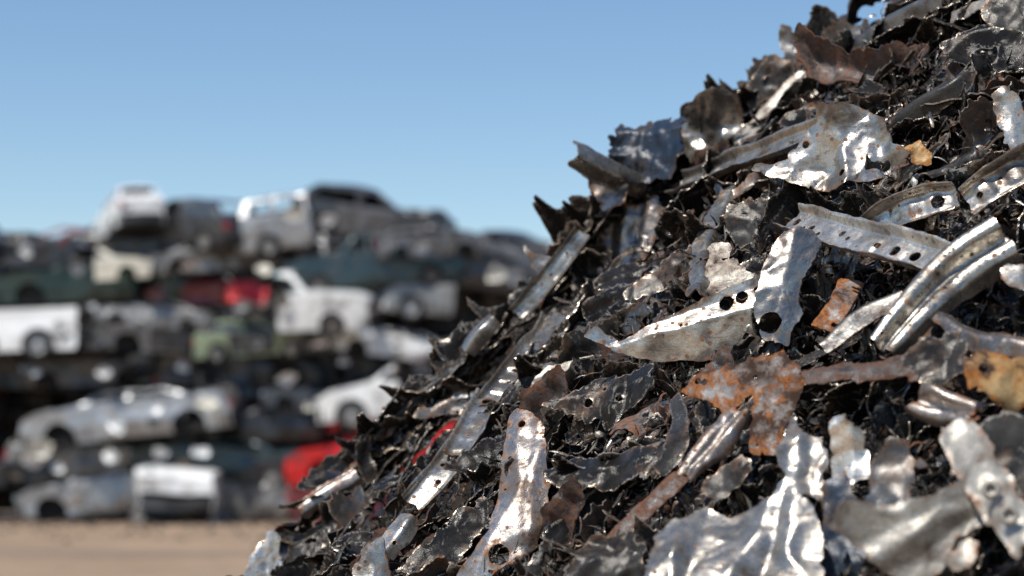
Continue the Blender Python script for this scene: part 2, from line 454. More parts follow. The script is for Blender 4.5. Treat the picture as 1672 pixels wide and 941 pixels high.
def frame_at(px, py, lift, face=0.5, tilt=(0, 0)):
    p = at_heap(px, py, lift)
    v = nrm(EYE - p); n = nrm(face * v + (1 - face) * heap_normal(p))
    right = nrm(np.cross(np.array([0, 0, 1.]), v)); up = np.cross(v, right)
    n = nrm(n + right * math.tan(math.radians(tilt[0])) + up * math.tan(math.radians(tilt[1])))
    ex = nrm(right - n * right.dot(n)); ey = np.cross(n, ex)
    return p, n, ex, ey

def strip(name, label, cat, short, mat, path, width, prof='channel', lift=0.05, face=0.55, seed=None, holes=(), **k):
    """path: (px, py[, extra lift]) along the middle, width in px at each point or one number"""
    seed = seed or (len(SCRAPS) * 13 + 101)
    lift += .045
    SHAPES.append(('s', path, max(W0 for W0 in (width if isinstance(width, (list, tuple)) else [width])) * .5 + 14))
    if mat in ('char', 'soot'): k.setdefault('fine', .3)
    P = [at_heap(q[0], q[1], lift + (q[2] if len(q) > 2 else 0)) for q in path]
    W = width if isinstance(width, (list, tuple)) else [width] * len(path)
    mid = path[len(path) // 2]
    pm = np.mean(P, 0)
    d = np.linalg.norm(pm - EYE)
    k.setdefault('wav', .05); k.setdefault('dent', .0013)
    if prof in ('channel', 'ribs'): k.setdefault('jag', .0045)
    HW = [w * 0.5 * 1.12 * np.linalg.norm(p - EYE) / FPX for w, p in zip(W, P)]
    N0 = nrm(face * nrm(EYE - pm) + (1 - face) * heap_normal(pm))
    hs = [(a, b, r * d / FPX) for a, b, r in holes]
    me, c = strip_mesh(name, P, HW, prof, seed, N0, holes=hs, **k)
    o = link(name, me, M[mat], loc=c)
    tag(o, label, cat)
    SCRAPS.append((sum(q[0] for q in path) / len(path), sum(q[1] for q in path) / len(path), short))
    return o

def sheet(name, label, cat, short, mat, poly, lift=0.05, face=0.55, tilt=(0, 0), seed=None, folds=(), holes=(), grow=1.03, **k):
    seed = seed or (len(SCRAPS) * 13 + 107)
    lift += .045; SHAPES.append(('p', poly, 14))
    if mat in ('char', 'soot', 'navy'): k.setdefault('fine', .35)
    cx, cy = np.mean(poly, 0)
    p, n, ex, ey = frame_at(cx, cy, lift, face, tilt)
    def to_plane(px, py):
        d = ray(px, py); t = (p - EYE).dot(n) / d.dot(n)
        q = EYE + d * t - p
        return np.array([q.dot(ex), q.dot(ey)])
    pl = [to_plane(*q) * grow for q in poly]
    fo = [(*to_plane(a, b), *to_plane(c, d), s) for a, b, c, d, s in folds]
    ho = [(*to_plane(a, b), r * np.linalg.norm(p - EYE) / FPX) for a, b, r in holes]
    me = sheet_mesh(name, pl, seed, folds=fo, holes=ho, **k)
    o = link(name, me, M[mat])
    o.matrix_basis = Matrix(((ex[0], ey[0], n[0], p[0]), (ex[1], ey[1], n[1], p[1]), (ex[2], ey[2], n[2], p[2]), (0, 0, 0, 1)))
    tag(o, label, cat)
    SCRAPS.append((cx, cy, short))
    return o

def under_hero(px, py, g=0):
    x, y = np.array([[float(px)]]), np.array([[float(py)]])
    for t, P, m in SHAPES:
        if t == 'p':
            if sd_poly(x, y, [(a[0], a[1]) for a in P])[0, 0] > -m - g: return True
        else:
            for a, b in zip(P[:-1], P[1:]):
                ex, ey = b[0] - a[0], b[1] - a[1]; u = min(1, max(0, ((px - a[0]) * ex + (py - a[1]) * ey) / (ex * ex + ey * ey)))
                if math.hypot(px - a[0] - u * ex, py - a[1] - u * ey) < m + g: return True
    return False
# ------------------------------------------------------------------ the large pieces, one by one
# --- upper part of the heap
ch = strip('crumpled_channel', 'long bright steel channel that opens into a wide crumpled rust-edged flap', 'metal channel', 'the channel with the wide crumpled flap', 'bright',
      [(1106, 304, .02), (1180, 280), (1260, 248), (1340, 222), (1400, 208)], [46, 54, 56, 58, 50], 'channel', lift=.15, face=.2, crump=.07, dep=.8, emb=.06, holes=[(.22, .5, 4), (.26, .55, 4), (.08, .5, 5), (.5, .4, 6), (.68, .55, 5)], res=.0042)
fl = sheet('flap', None, None, 'the wide crumpled flap', 'silver',
      [(1236, 288), (1290, 262), (1322, 228), (1346, 194), (1400, 183), (1437, 192), (1453, 230), (1479, 240), (1444, 273), (1402, 293), (1366, 308), (1300, 298)],
      lift=.15, face=.5, tilt=(-6, 4), crump=.42, lam=.06, fine=.2, dent=.001, folds=[(1345, 300, 1330, 190, .5), (1385, 300, 1372, 190, -.8), (1440, 290, 1420, 190, .6), (1240, 285, 1460, 262, .5)], holes=[(1374, 282, 6), (1318, 240, 6)], res=.0042, jag=.005)
fl.parent = ch; fl.matrix_parent_inverse = Matrix.Translation(-ch.location)
SCRAPS.pop()
strip('bent_bracket', 'tube-like silver bracket sticking out of the heap into the sky, above its left edge', 'metal bracket', 'the silver bracket jutting into the sky', 'silver',
      [(936, 244, -.02), (990, 272), (1056, 304, -.03)], [44, 52, 42], 'hat', lift=.05, face=.7, crump=.15, roll=20, holes=[(.35, .3, 4), (.6, .7, 5)])
sheet('bracket_leg', 'crumpled grey leg hanging below the silver bracket at the sky edge', 'metal bracket', 'the crumpled leg below the bracket', 'pink',
      [(952, 268), (985, 285), (1025, 300), (1020, 330), (985, 345), (970, 320), (962, 295)], lift=.02, face=.8, crump=.4, lam=.04)
sheet('black_hood_fragment', 'big glossy blue-black crumpled sheet outlined against the sky', 'sheet metal', 'the glossy blue-black sheet at the skyline', 'navy',
      [(988, 236), (1012, 203), (1060, 195), (1113, 199), (1120, 235), (1112, 288), (1060, 295), (1010, 285)], lift=.03, face=.75, crump=.5, lam=.055, jag=.012, curl=.3, dent=.001, folds=[(1000, 215, 1115, 215, -1.2), (1050, 195, 1040, 290, .5)])
sheet('crumpled_sheet', 'light crumpled silver-beige sheet on the skyline right of the blue-black one', 'sheet metal', 'the silver-beige sheet at the skyline', 'silver',
      [(1102, 190), (1125, 168), (1150, 161), (1200, 164), (1214, 200), (1192, 235), (1140, 268), (1116, 240)], lift=.05, face=.7, crump=.55, lam=.05, jag=.01, dent=.001, folds=[(1130, 165, 1160, 260, .8), (1165, 160, 1185, 250, -1.0), (1110, 215, 1210, 205, .6)])
strip('rusty_strap', 'narrow beige strap with rusty edges leaning up towards the skyline', 'metal strap', 'the narrow rusty beige strap', 'beige',
      [(1205, 240), (1262, 178), (1322, 118)], [26, 34, 36], 'flat', lift=.07, crump=.15)
sheet('torn_peak', 'charred black sheet folded into a pointed peak on the skyline', 'sheet metal', 'the black pointed peak', 'char',
      [(1298, 92), (1312, 42), (1332, 10), (1350, 8), (1366, 26), (1390, 60), (1384, 95), (1330, 105)], lift=.03, face=.8, crump=.35, lam=.05, folds=[(1340, 10, 1350, 90, .7)])
sheet('torn_spike', 'small grey twisted spike on the skyline left of the black peak', 'sheet metal', 'the grey skyline spike', 'grey',
      [(1270, 62), (1277, 38), (1290, 46), (1306, 62), (1312, 100), (1290, 108), (1276, 86)], lift=-.02, face=.8, crump=.4, lam=.04)
sheet('skyline_flap', 'dark grey crumpled flap on the skyline above the narrow beige strap', 'sheet metal', 'the dark flap above the beige strap', 'soot',
      [(1215, 150), (1240, 105), (1262, 92), (1290, 100), (1300, 125), (1260, 160), (1225, 175)], lift=.0, face=.7, crump=.4, lam=.05)
sheet('curled_tray', 'brown-grey curled tray with a rolled rusty end below the black peak', 'sheet metal', 'the curled brown tray', 'rustbrown',
      [(1310, 82), (1325, 65), (1362, 85), (1422, 98), (1482, 85), (1532, 95), (1502, 122), (1462, 152), (1402, 148), (1330, 132), (1316, 108)], lift=.11, face=.45, crump=.3, lam=.06, curl=.8,
      folds=[(1312, 95, 1480, 128, .6)])
strip('long_grey_strip', 'long straight grey strip running up along the skyline into the top of the picture', 'metal strip', 'the long straight strip at the top', 'grey',
      [(1372, 82), (1450, 38), (1540, -10)], [36, 40, 36], 'ell', lift=.10, crump=.12, holes=[(.3, .6, 3)])
strip('torn_grey_strip', 'dark grey strip with light scratched face and ragged edges right of the wide crumpled flap', 'metal strip', 'the scratched dark strip', 'soot',
      [(1442, 208), (1500, 172), (1560, 140), (1592, 105)], [34, 46, 44, 30], 'ell', lift=.09, crump=.2, jag=.012)
strip('top_strap', 'light tan strap near the top edge of the picture, right of the long straight strip', 'metal strap', 'the tan strap near the top', 'beige',
      [(1545, 32), (1590, 16), (1640, -2)], 26, 'flat', lift=.09)
sheet('top_black_sheet', 'broad black ragged sheet under the tan strap at the top right', 'sheet metal', 'the ragged black sheet at the top right', 'char',
      [(1535, 75), (1600, 42), (1690, 55), (1690, 118), (1600, 120), (1560, 105)], lift=.06, face=.5, crump=.3, lam=.06, tears=.3)
sheet('corner_sheet', 'grey sheet with a ragged rim in the top right corner', 'sheet metal', 'the grey corner sheet', 'soot',
      [(1600, 10), (1650, -20), (1700, -20), (1700, 40), (1640, 60), (1612, 40)], lift=.1, face=.5, crump=.3)
sheet('edge_bracket', 'upright silver bracket cut off by the right edge of the picture, upper half', 'metal bracket', 'the silver bracket at the right edge', 'silver',
      [(1612, 150), (1640, 138), (1665, 160), (1685, 220), (1690, 252), (1650, 246), (1628, 202)], lift=.12, face=.6, crump=.3, folds=[(1635, 140, 1660, 250, .7)])
sheet('orange_scrap', 'small orange rusted tatter right of the wide crumpled flap', 'sheet metal', 'the small orange tatter', 'ochre',
      [(1478, 242), (1500, 234), (1522, 252), (1515, 262), (1500, 272), (1488, 262)], lift=.13, crump=.4, lam=.03, jag=.008)
sheet('orange_tatter', 'small brown-orange tatter under the curled brown tray', 'sheet metal', 'the brown-orange tatter', 'rust',
      [(1310, 190), (1318, 168), (1345, 165), (1352, 180), (1335, 196), (1320, 215)], lift=.08, crump=.4, lam=.03)
strip('short_channel', 'light steel channel with one big hole, pointing up right above the perforated channel', 'metal channel', 'the channel with one big hole', 'silver',
      [(1412, 382, -.03), (1470, 352), (1520, 335), (1566, 322)], [44, 52, 52, 44], 'channel', lift=.12, holes=[(.80, .5, 11), (.42, .45, 3), (.55, .62, 3)], crump=.08, emb=.05)
strip('edge_channel', 'light steel channel running off the right edge of the picture', 'metal channel', 'the channel running off the right edge', 'silver',
      [(1578, 338, -.02), (1620, 308), (1700, 262)], [48, 58, 60], 'channel', lift=.13, holes=[(.2, .5, 6), (.5, .4, 4)], crump=.1, emb=.055)
strip('perforated_channel', 'long bright channel punched with round holes, pointing down to the right', 'metal channel', 'the long channel punched with holes', 'bright',
      [(1288, 360, -.01), (1360, 384), (1450, 408), (1562, 438)], [52, 60, 64, 60], 'channel', lift=.15, crump=.06, dep=1.0, roll=14, emb=.085,
      holes=[(.07, .5, 9), (.15, .60, 7), (.20, .52, 7), (.27, .6, 6), (.44, .5, 5), (.52, .6, 3), (.62, .5, 6), (.72, .52, 10), (.81, .5, 10), (.90, .5, 5), (.38, .42, 7)], res=.0042)
strip('double_ribbed_beam', 'broad ribbed steel beam with rust spots leaning up right across the perforated channel', 'metal beam', 'the broad ribbed beam', 'zinc',
      [(1436, 572, -.02), (1490, 508), (1560, 440), (1648, 384)], [56, 70, 84, 92], 'ribs', lift=.18, crump=.05, dep=1.1, holes=[(.2, .72, 3), (.3, .28, 3), (.5, .7, 4), (.68, .28, 4), (.8, .72, 3), (.08, .3, 4), (.55, .3, 3), (.4, .7, 3)])
sheet('blue_grey_flap', 'blue-grey smooth bent sheet hanging over the end of the large curved panel', 'sheet metal', 'the blue-grey bent sheet', 'bluegrey',
      [(1268, 376), (1300, 364), (1340, 392), (1334, 432), (1306, 476), (1314, 528), (1288, 560), (1246, 552), (1232, 500), (1240, 440)], lift=.15, face=.65, crump=.14, lam=.12,
      folds=[(1290, 360, 1262, 560, .5), (1230, 480, 1330, 450, -.3)], holes=[(1258, 527, 19)], res=.0042)
sheet('large_curved_panel', 'large curved grey panel with a bright upper flange and two big round holes', 'panel', 'the large curved panel', 'silver',
      [(962, 548), (978, 534), (1012, 558), (1052, 534), (1110, 508), (1172, 478), (1235, 450), (1242, 500), (1252, 560), (1205, 580), (1140, 588), (1062, 588), (1015, 575)],
      lift=.15, face=.75, tilt=(0, -14), crump=.12, lam=.07, fine=.1, dent=.0015, folds=[(1005, 566, 1245, 498, -.95), (1020, 590, 1000, 540, .7), (1005, 556, 1240, 466, 1.0)], holes=[(1184, 495, 12), (1209, 486, 10), (1233, 474, 6), (1112, 531, 3), (1070, 548, 3)],
      res=.004, bulge=.02, jag=.003)
strip('rusty_plate_strip', 'flat orange-brown rust strip standing in the dark gap below the perforated channel', 'metal strip', 'the orange rust strip in the gap', 'rust',
      [(1392, 452), (1368, 500), (1340, 540)], [40, 38, 34], 'flat', lift=.06, face=.7, crump=.08, holes=[(.85, .2, 5)])
strip('dark_angle', 'long dark angle with a light lower lip left of the broad ribbed beam', 'metal angle', 'the dark angle with the light lip', 'grey',
      [(1335, 572), (1400, 520), (1478, 478)], [28, 46, 36], 'ell', lift=.10, crump=.15, roll=20)
sheet('torn_grey_sheet', 'matt grey ragged sheet hanging in the middle left of the blue-grey bent one', 'sheet metal', 'the matt grey ragged sheet', 'soot',
      [(1192, 338), (1228, 324), (1272, 328), (1262, 372), (1236, 402), (1200, 396), (1178, 380)], lift=.09, face=.6, crump=.25, jag=.01)
strip('green_torn_strip', 'upright greenish silver torn strip left of the matt grey ragged sheet', 'metal strip', 'the upright greenish strip', 'zinc',
      [(1198, 298), (1170, 350), (1146, 410), (1136, 488)], [26, 40, 40, 34], 'ell', lift=.12, face=.7, crump=.25, jag=.01)
sheet('rust_blotched_scrap', 'white and rust blotched torn scrap below the matt grey ragged sheet', 'sheet metal', 'the white and rust blotched scrap', 'beige',
      [(1160, 402), (1186, 394), (1202, 430), (1232, 448), (1205, 470), (1180, 492), (1160, 482), (1150, 440)], lift=.1, crump=.4, lam=.04, jag=.01, tears=.3)
sheet('ribbed_brown_panel', 'brownish silver panel with upright ribs at the left edge of the heap below the bracket', 'panel', 'the ribbed brownish panel', 'pink',
      [(972, 342), (1000, 326), (1040, 336), (1076, 322), (1082, 346), (1066, 402), (1042, 444), (1000, 440), (984, 402)], lift=.05, face=.8, crump=.35, lam=.05,
      folds=[(1000, 320, 990, 440, .9), (1020, 320, 1012, 440, -1.2), (1045, 320, 1030, 440, 1.2), (1060, 320, 1050, 440, -.9)])
strip('skyline_strip', 'silver strip lying along the sloping left skyline below the bracket', 'metal strip', 'the silver strip on the sloping skyline', 'zinc',
      [(842, 518), (890, 462), (955, 378)], [30, 32, 30], 'channel', lift=.03, face=.8, holes=[(.5, .5, 3)])
sheet('small_skyline_spike', 'small grey torn spike poking into the sky left of the silver skyline strip', 'sheet metal', 'the small grey spike on the skyline', 'grey',
      [(851, 402), (860, 397), (870, 415), (905, 420), (902, 446), (884, 456), (868, 440)], lift=-.02, face=.8, crump=.3, lam=.03)
sheet('black_can_end', 'black hollow can-like curl below the ribbed brownish panel', 'sheet metal', 'the black can-like curl', 'char',
      [(935, 424), (960, 412), (1000, 420), (1004, 462), (970, 478), (940, 466)], lift=.03, face=.8, crump=.3, bulge=-.04, curl=1.0)
sheet('dark_leaf_sheet', 'dark grey leaf-like sheet under the matt grey sheet, left of the blotched scrap', 'sheet metal', 'the dark leaf-like sheet', 'soot',
      [(1020, 478), (1062, 442), (1110, 412), (1150, 405), (1130, 440), (1080, 480), (1040, 492)], lift=.05, face=.6, crump=.3, jag=.01)
strip('bright_stub', 'short bright stub left of the pointed end of the large curved panel', 'metal strip', 'the short bright stub', 'silver',
      [(896, 512), (925, 528), (960, 552)], [26, 34, 30], 'ell', lift=.06)
sheet('scratched_corner', 'scratched dark grey ragged sheet covering the right end of the long brown slab', 'sheet metal', 'the scratched sheet on the brown slab', 'soot',
      [(1470, 578), (1505, 556), (1562, 544), (1586, 580), (1562, 612), (1540, 634), (1500, 622)], lift=.175, face=.5, crump=.4, lam=.05, jag=.01)
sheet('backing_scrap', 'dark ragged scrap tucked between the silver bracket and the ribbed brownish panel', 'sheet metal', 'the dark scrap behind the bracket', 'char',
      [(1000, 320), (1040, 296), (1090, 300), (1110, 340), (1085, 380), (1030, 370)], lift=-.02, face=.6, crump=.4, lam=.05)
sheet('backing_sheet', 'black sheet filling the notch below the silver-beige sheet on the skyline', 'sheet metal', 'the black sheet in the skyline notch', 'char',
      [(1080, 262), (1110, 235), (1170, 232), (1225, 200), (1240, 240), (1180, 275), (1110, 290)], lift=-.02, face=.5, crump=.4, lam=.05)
# --- left flank
strip('perforated_strip', 'long silver strip with a row of rust-ringed holes down the left flank of the heap', 'metal strip', 'the long strip with rust-ringed holes', 'zinc',
      [(908, 512), (878, 558), (834, 612), (794, 662)], [40, 42, 44, 40], 'channel', lift=.15, face=.65, holes=[(.08, .5, 4), (.22, .5, 3), (.34, .5, 3), (.46, .5, 3), (.58, .5, 4), (.7, .5, 4)], dep=.7, emb=.05)
strip('holed_strip', 'pale greenish strip with one large oval hole below the long strip with rust-ringed holes', 'metal strip', 'the pale strip with an oval hole', 'zinc',
      [(806, 640), (782, 682), (744, 744)], [46, 48, 40], 'channel', lift=.17, face=.65, holes=[(.2, .5, 9), (.28, .55, 7), (.72, .5, 3)], dep=.6, emb=.06)
strip('lower_flank_strip', 'silver strip with torn slots on the lower left flank', 'metal strip', 'the strip with torn slots', 'zinc',
      [(752, 730), (716, 778), (672, 826)], [44, 46, 38], 'channel', lift=.15, face=.65, holes=[(.2, .5, 5), (.35, .6, 5), (.6, .4, 5)], dep=.6)
strip('pale_flange', 'short pale flange with two slots above the smooth grey leaf at the bottom', 'metal strip', 'the pale slotted flange', 'zinc',
      [(674, 836), (648, 868), (620, 902)], [36, 42, 40], 'ell', lift=.16, face=.65, holes=[(.4, .5, 3), (.7, .4, 5)])
sheet('grey_leaf', 'smooth grey leaf-shaped sheet at the bottom edge of the picture, left part of the heap', 'sheet metal', 'the smooth grey leaf', 'zinc',
      [(574, 922), (600, 886), (622, 880), (646, 950), (600, 975), (578, 955)], lift=.16, face=.65, crump=.15, folds=[(610, 880, 600, 970, .6)])
strip('dark_flank_strip', 'dark narrow strip lying along the left skyline in front of the white and red cars', 'metal strip', 'the dark strip in front of the white car', 'soot',
      [(612, 722), (660, 672), (735, 612), (780, 560)], [20, 24, 26, 20], 'ell', lift=-.05, face=.8, jag=.014, crump=.35)
strip('skyline_flange', 'short silver flange on the left skyline, just above the dark narrow strip', 'metal strip', 'the short silver skyline flange', 'silver',
      [(758, 582), (782, 548), (812, 518)], [26, 34, 26], 'ell', lift=.02, face=.8)
sheet('jagged_post', 'black jagged upright scrap against the red car', 'sheet metal', 'the black upright by the red car', 'char',
      [(580, 726), (592, 704), (610, 712), (604, 742), (626, 792), (602, 806), (586, 770)], lift=-.02, face=.85, crump=.4, lam=.04)
strip('low_skyline_strip', 'rounded silver strip on the lowest part of the skyline', 'metal strip', 'the lowest silver skyline strip', 'pink',
      [(486, 838), (530, 808), (590, 772)], [26, 34, 30], 'hat', lift=.02, face=.8)
sheet('corner_shell', 'crumpled silver shell with a dark inside at the foot of the heap, bottom left', 'sheet metal', 'the silver shell at the bottom left', 'bright',
      [(398, 935), (418, 892), (440, 868), (462, 880), (458, 920), (470, 980), (405, 980)], lift=.02, face=.8, crump=.35, folds=[(440, 865, 435, 980, .9)])
sheet('shell_inside', 'dark blue-black sheet tucked behind the silver shell at the bottom left', 'sheet metal', 'the dark sheet behind the silver shell', 'navy',
      [(445, 875), (470, 880), (498, 915), (500, 980), (450, 980)], lift=.0, face=.8, crump=.3)
sheet('bent_upright_channel', 'tall bent pinkish-silver upright with a bright left flank and a round hole at its foot', 'metal beam', 'the tall bent upright', 'pink',
      [(816, 662), (828, 648), (850, 655), (882, 690), (894, 780), (892, 850), (872, 905), (832, 928), (772, 965), (732, 968), (770, 908), (800, 868), (812, 800), (814, 720)],
      lift=.17, face=.75, crump=.2, lam=.06, fine=.15, dent=.001, folds=[(848, 800, 838, 640, -.5), (792, 930, 848, 800, -.5), (874, 690, 868, 930, -.6), (820, 900, 895, 860, -.4), (862, 800, 858, 650, .4)],
      holes=[(820, 912, 17), (842, 678, 7), (828, 742, 4), (826, 756, 3), (824, 798, 3)], res=.0042, jag=.003)
sheet('rust_frizz', 'tan and rust flaking scrap just right of the long strip with rust-ringed holes', 'sheet metal', 'the tan flaking scrap', 'beige',
      [(846, 650), (880, 612), (905, 596), (934, 590), (926, 640), (882, 664)], lift=.07, crump=.5, lam=.035, tears=.25, jag=.012)
strip('green_sliver', 'thin greenish sliver standing up beside the tan flaking scrap', 'metal strip', 'the thin greenish sliver', 'zinc',
      [(918, 545), (905, 580), (880, 625)], [14, 20, 14], 'ell', lift=.07)
sheet('holed_black_sheet', 'glossy black sheet with round holes below the pointed end of the large curved panel', 'sheet metal', 'the black sheet with round holes', 'char',
      [(895, 655), (940, 622), (1000, 604), (1062, 608), (1084, 640), (1042, 668), (1000, 694), (952, 684), (912, 672)], lift=.10, face=.6, crump=.45, lam=.05, dent=.001, folds=[(900, 650, 1080, 625, -.5), (985, 600, 975, 690, .6)], holes=[(958, 655, 8), (1012, 652, 6), (985, 632, 4)], jag=.012)
sheet('black_tray', 'black tray-like sheet with a turned-up right end, right of the tall bent upright', 'sheet metal', 'the black tray-like sheet', 'char',
      [(890, 768), (922, 738), (985, 730), (1052, 735), (1090, 715), (1104, 755), (1062, 790), (982, 796), (912, 798)], lift=.10, face=.5, crump=.5, lam=.055, dent=.001, folds=[(890, 775, 1100, 755, -.8), (990, 730, 975, 800, .5), (1050, 720, 1045, 800, -.6)], jag=.01)
strip('twisted_black_strip', 'twisted black strip standing above the black tray', 'metal strip', 'the twisted black strip', 'soot',
      [(1094, 640), (1108, 690), (1100, 740), (1070, 775)], [24, 36, 34, 26], 'flat', lift=.12, twist=60, crump=.3)
# --- right and lower part
sheet('rusty_angle_plate', 'orange rusted plate with a downward arm, two small holes and white paint patches', 'metal plate', 'the orange rusted plate with an arm', 'rust',
      [(1106, 626), (1130, 604), (1200, 592), (1264, 585), (1280, 572), (1294, 590), (1310, 612), (1306, 642), (1286, 692), (1270, 738), (1240, 750), (1222, 736), (1230, 682), (1228, 652), (1180, 672), (1160, 650), (1132, 640)],
      lift=.18, face=.6, crump=.14, lam=.08, folds=[(1228, 750, 1262, 575, -.3)], holes=[(1132, 612, 6), (1144, 615, 6), (1234, 617, 4), (1227, 660, 6), (1238, 728, 3)], res=.0042)
strip('white_stained_strip', 'white and rust stained strip running down left from under the orange rusted plate', 'metal strip', 'the white rust-stained strip', 'pink',
      [(1210, 668), (1170, 718), (1112, 784)], [46, 52, 26], 'ribs', lift=.17, face=.6, crump=.45, lam=.05, fine=.15, dep=.7, jag=.01)
strip('brown_strip', 'long flat brown strip that continues down left from the white stained strip', 'metal strip', 'the long flat brown strip', 'rustbrown',
      [(1118, 772), (1060, 826), (985, 892)], [28, 32, 26], 'flat', lift=.12, face=.5, crump=.1)
sheet('large_crumpled_panel', 'large shiny crumpled silver panel at the bottom edge of the picture', 'panel', 'the large shiny crumpled panel', 'bright',
      [(1040, 1010), (1060, 930), (1074, 858), (1112, 828), (1152, 810), (1196, 832), (1250, 806), (1290, 800), (1328, 822), (1338, 880), (1348, 1010)], lift=.20, face=.6, tilt=(-3, 14), crump=.36, lam=.085, jag=.006, fine=.2,
      folds=[(1098, 1000, 1106, 830, -.7), (1120, 1000, 1150, 815, .6), (1165, 1000, 1262, 810, -.85), (1215, 1000, 1285, 805, 1.1), (1270, 1000, 1300, 800, -.5), (1075, 900, 1340, 850, -.3)], res=.0045, dent=.0007)
sheet('upright_silver_flap', 'shiny silver flap with a narrow neck standing above the large crumpled panel', 'sheet metal', 'the shiny flap with the narrow neck', 'bright',
      [(1276, 678), (1296, 652), (1304, 690), (1342, 714), (1348, 762), (1336, 812), (1290, 822), (1266, 808), (1278, 760), (1266, 718)], lift=.17, face=.65, crump=.45, lam=.07, jag=.009, folds=[(1284, 820, 1290, 650, .9), (1306, 820, 1298, 650, -1.2), (1330, 820, 1318, 690, .8), (1266, 770, 1350, 775, -.5)])
sheet('crumpled_lump', 'crumpled shiny lump right of the flap with the narrow neck', 'sheet metal', 'the crumpled shiny lump', 'bright',
      [(1358, 692), (1376, 678), (1398, 700), (1424, 738), (1416, 774), (1390, 790), (1362, 772), (1352, 730)], lift=.14, face=.65, crump=.55, lam=.06, jag=.009, folds=[(1372, 790, 1380, 680, .8), (1394, 790, 1390, 680, -1.1)])
sheet('scratched_dark_panel', 'scratched dark silver sheet standing behind the beige crosspiece', 'sheet metal', 'the scratched dark sheet', 'grey',
      [(1412, 830), (1424, 760), (1450, 720), (1484, 722), (1496, 780), (1486, 834)], lift=.17, face=.65, crump=.35, lam=.05)
sheet('dark_blue_sheet', 'dark blue sheet in the gap right of the large crumpled panel', 'sheet metal', 'the dark blue sheet in the gap', 'navy',
      [(1345, 790), (1380, 770), (1420, 850), (1400, 960), (1340, 960)], lift=.06, face=.7, crump=.25)
sheet('beige_ribbed_crosspiece', 'dirty beige ribbed crosspiece with a rusty cut end at the lower right', 'metal beam', 'the beige ribbed crosspiece', 'beige',
      [(1370, 868), (1392, 828), (1480, 826), (1560, 788), (1606, 772), (1630, 830), (1562, 872), (1542, 925), (1470, 945), (1418, 905)], lift=.2, face=.6, crump=.24, lam=.07, fine=.1,
      folds=[(1440, 880, 1620, 785, .5), (1450, 900, 1625, 805, -.8), (1460, 925, 1630, 822, .7), (1400, 905, 1395, 825, .6)], res=.0045)
strip('beige_strap', 'pale torn strap with two bolt bosses lying across the end of the beige crosspiece', 'metal strap', 'the beige strap with bolt bosses', 'beige',
      [(1556, 690), (1598, 760), (1640, 830), (1690, 890)], [66, 68, 66, 64], 'hat', lift=.22, face=.75, crump=.4, lam=.06, dep=.4, fine=.15, jag=.009, holes=[(.55, .5, 5), (.75, .55, 7)])
sheet('ochre_plate', 'ochre and orange rusted plate with a hole at the right edge of the picture', 'metal plate', 'the ochre plate with a hole', 'ochre',
      [(1574, 608), (1590, 574), (1640, 578), (1700, 590), (1700, 660), (1650, 670), (1610, 650), (1580, 640)], lift=.2, face=.7, tilt=(8, 0), crump=.22, lam=.06, holes=[(1604, 606, 8), (1592, 640, 5)], bulge=.03, folds=[(1660, 660, 1655, 580, .5)])
strip('crumpled_ridge', 'short crumpled pinkish silver piece with ridges below the ochre plate', 'metal strip', 'the short pinkish ridged piece', 'pink',
      [(1482, 648), (1530, 660), (1606, 676)], [46, 54, 36], 'ribs', lift=.16, face=.6, crump=.6, lam=.04, dep=.9, fine=.25, jag=.012)
sheet('rust_brown_slab', 'long brown slab turning dark grey at its right end, left of the ochre plate', 'sheet metal', 'the long brown slab', 'rustbrown',
      [(1306, 604), (1380, 588), (1440, 588), (1500, 558), (1562, 546), (1584, 580), (1560, 608), (1540, 630), (1480, 622), (1400, 626), (1318, 624)], lift=.14, face=.4, crump=.2, folds=[(1300, 615, 1570, 590, -.5)])
strip('bent_angle', 'dull rust-stained bent angle leading to the right edge above the ochre plate', 'metal strip', 'the dull bent angle', 'pink',
      [(1526, 506), (1590, 548), (1700, 566)], [30, 40, 46], 'ell', lift=.16, face=.5, crump=.25, jag=.01)
sheet('silver_edge_scrap', 'small silver scrap at the right edge below the end of the ribbed beam', 'sheet metal', 'the small silver scrap at the right edge', 'silver',
      [(1636, 442), (1690, 425), (1690, 475), (1650, 470)], lift=.14, crump=.3)
sheet('charcoal_leaf', 'broad charcoal leaf of sheet at the right edge above the beige strap', 'sheet metal', 'the broad charcoal leaf', 'soot',
      [(1594, 702), (1640, 674), (1710, 690), (1710, 830), (1660, 800), (1630, 760)], lift=.14, face=.7, crump=.12)
sheet('pale_scrap', 'pale paint-flaked scrap under the beige crosspiece at the bottom right', 'sheet metal', 'the pale flaked scrap', 'beige',
      [(1545, 910), (1580, 880), (1598, 885), (1585, 925), (1552, 940)], lift=.16, crump=.2)
sheet('grey_rag', 'dark grey ragged sheet above the large shiny crumpled panel, under the brown strip', 'sheet metal', 'the grey ragged sheet', 'soot',
      [(1120, 800), (1160, 770), (1210, 745), (1235, 752), (1225, 790), (1180, 812), (1140, 815)], lift=.12, crump=.4, lam=.05, jag=.012)
sheet('lower_black_rag', 'black ragged sheet at the bottom edge between the tall upright and the large shiny panel', 'sheet metal', 'the black rag at the bottom edge', 'soot',
      [(920, 930), (960, 880), (1010, 865), (1050, 890), (1050, 960), (960, 975)], lift=.12, crump=.35, lam=.05, jag=.012, tears=.3)
sheet('foot_black_sheet', 'black rough sheet left of the foot of the tall bent upright', 'sheet metal', 'the rough black sheet at the bottom', 'char',
      [(660, 930), (700, 880), (760, 830), (800, 815), (790, 870), (745, 920), (690, 965)], lift=.10, crump=.35, lam=.05, jag=.012)

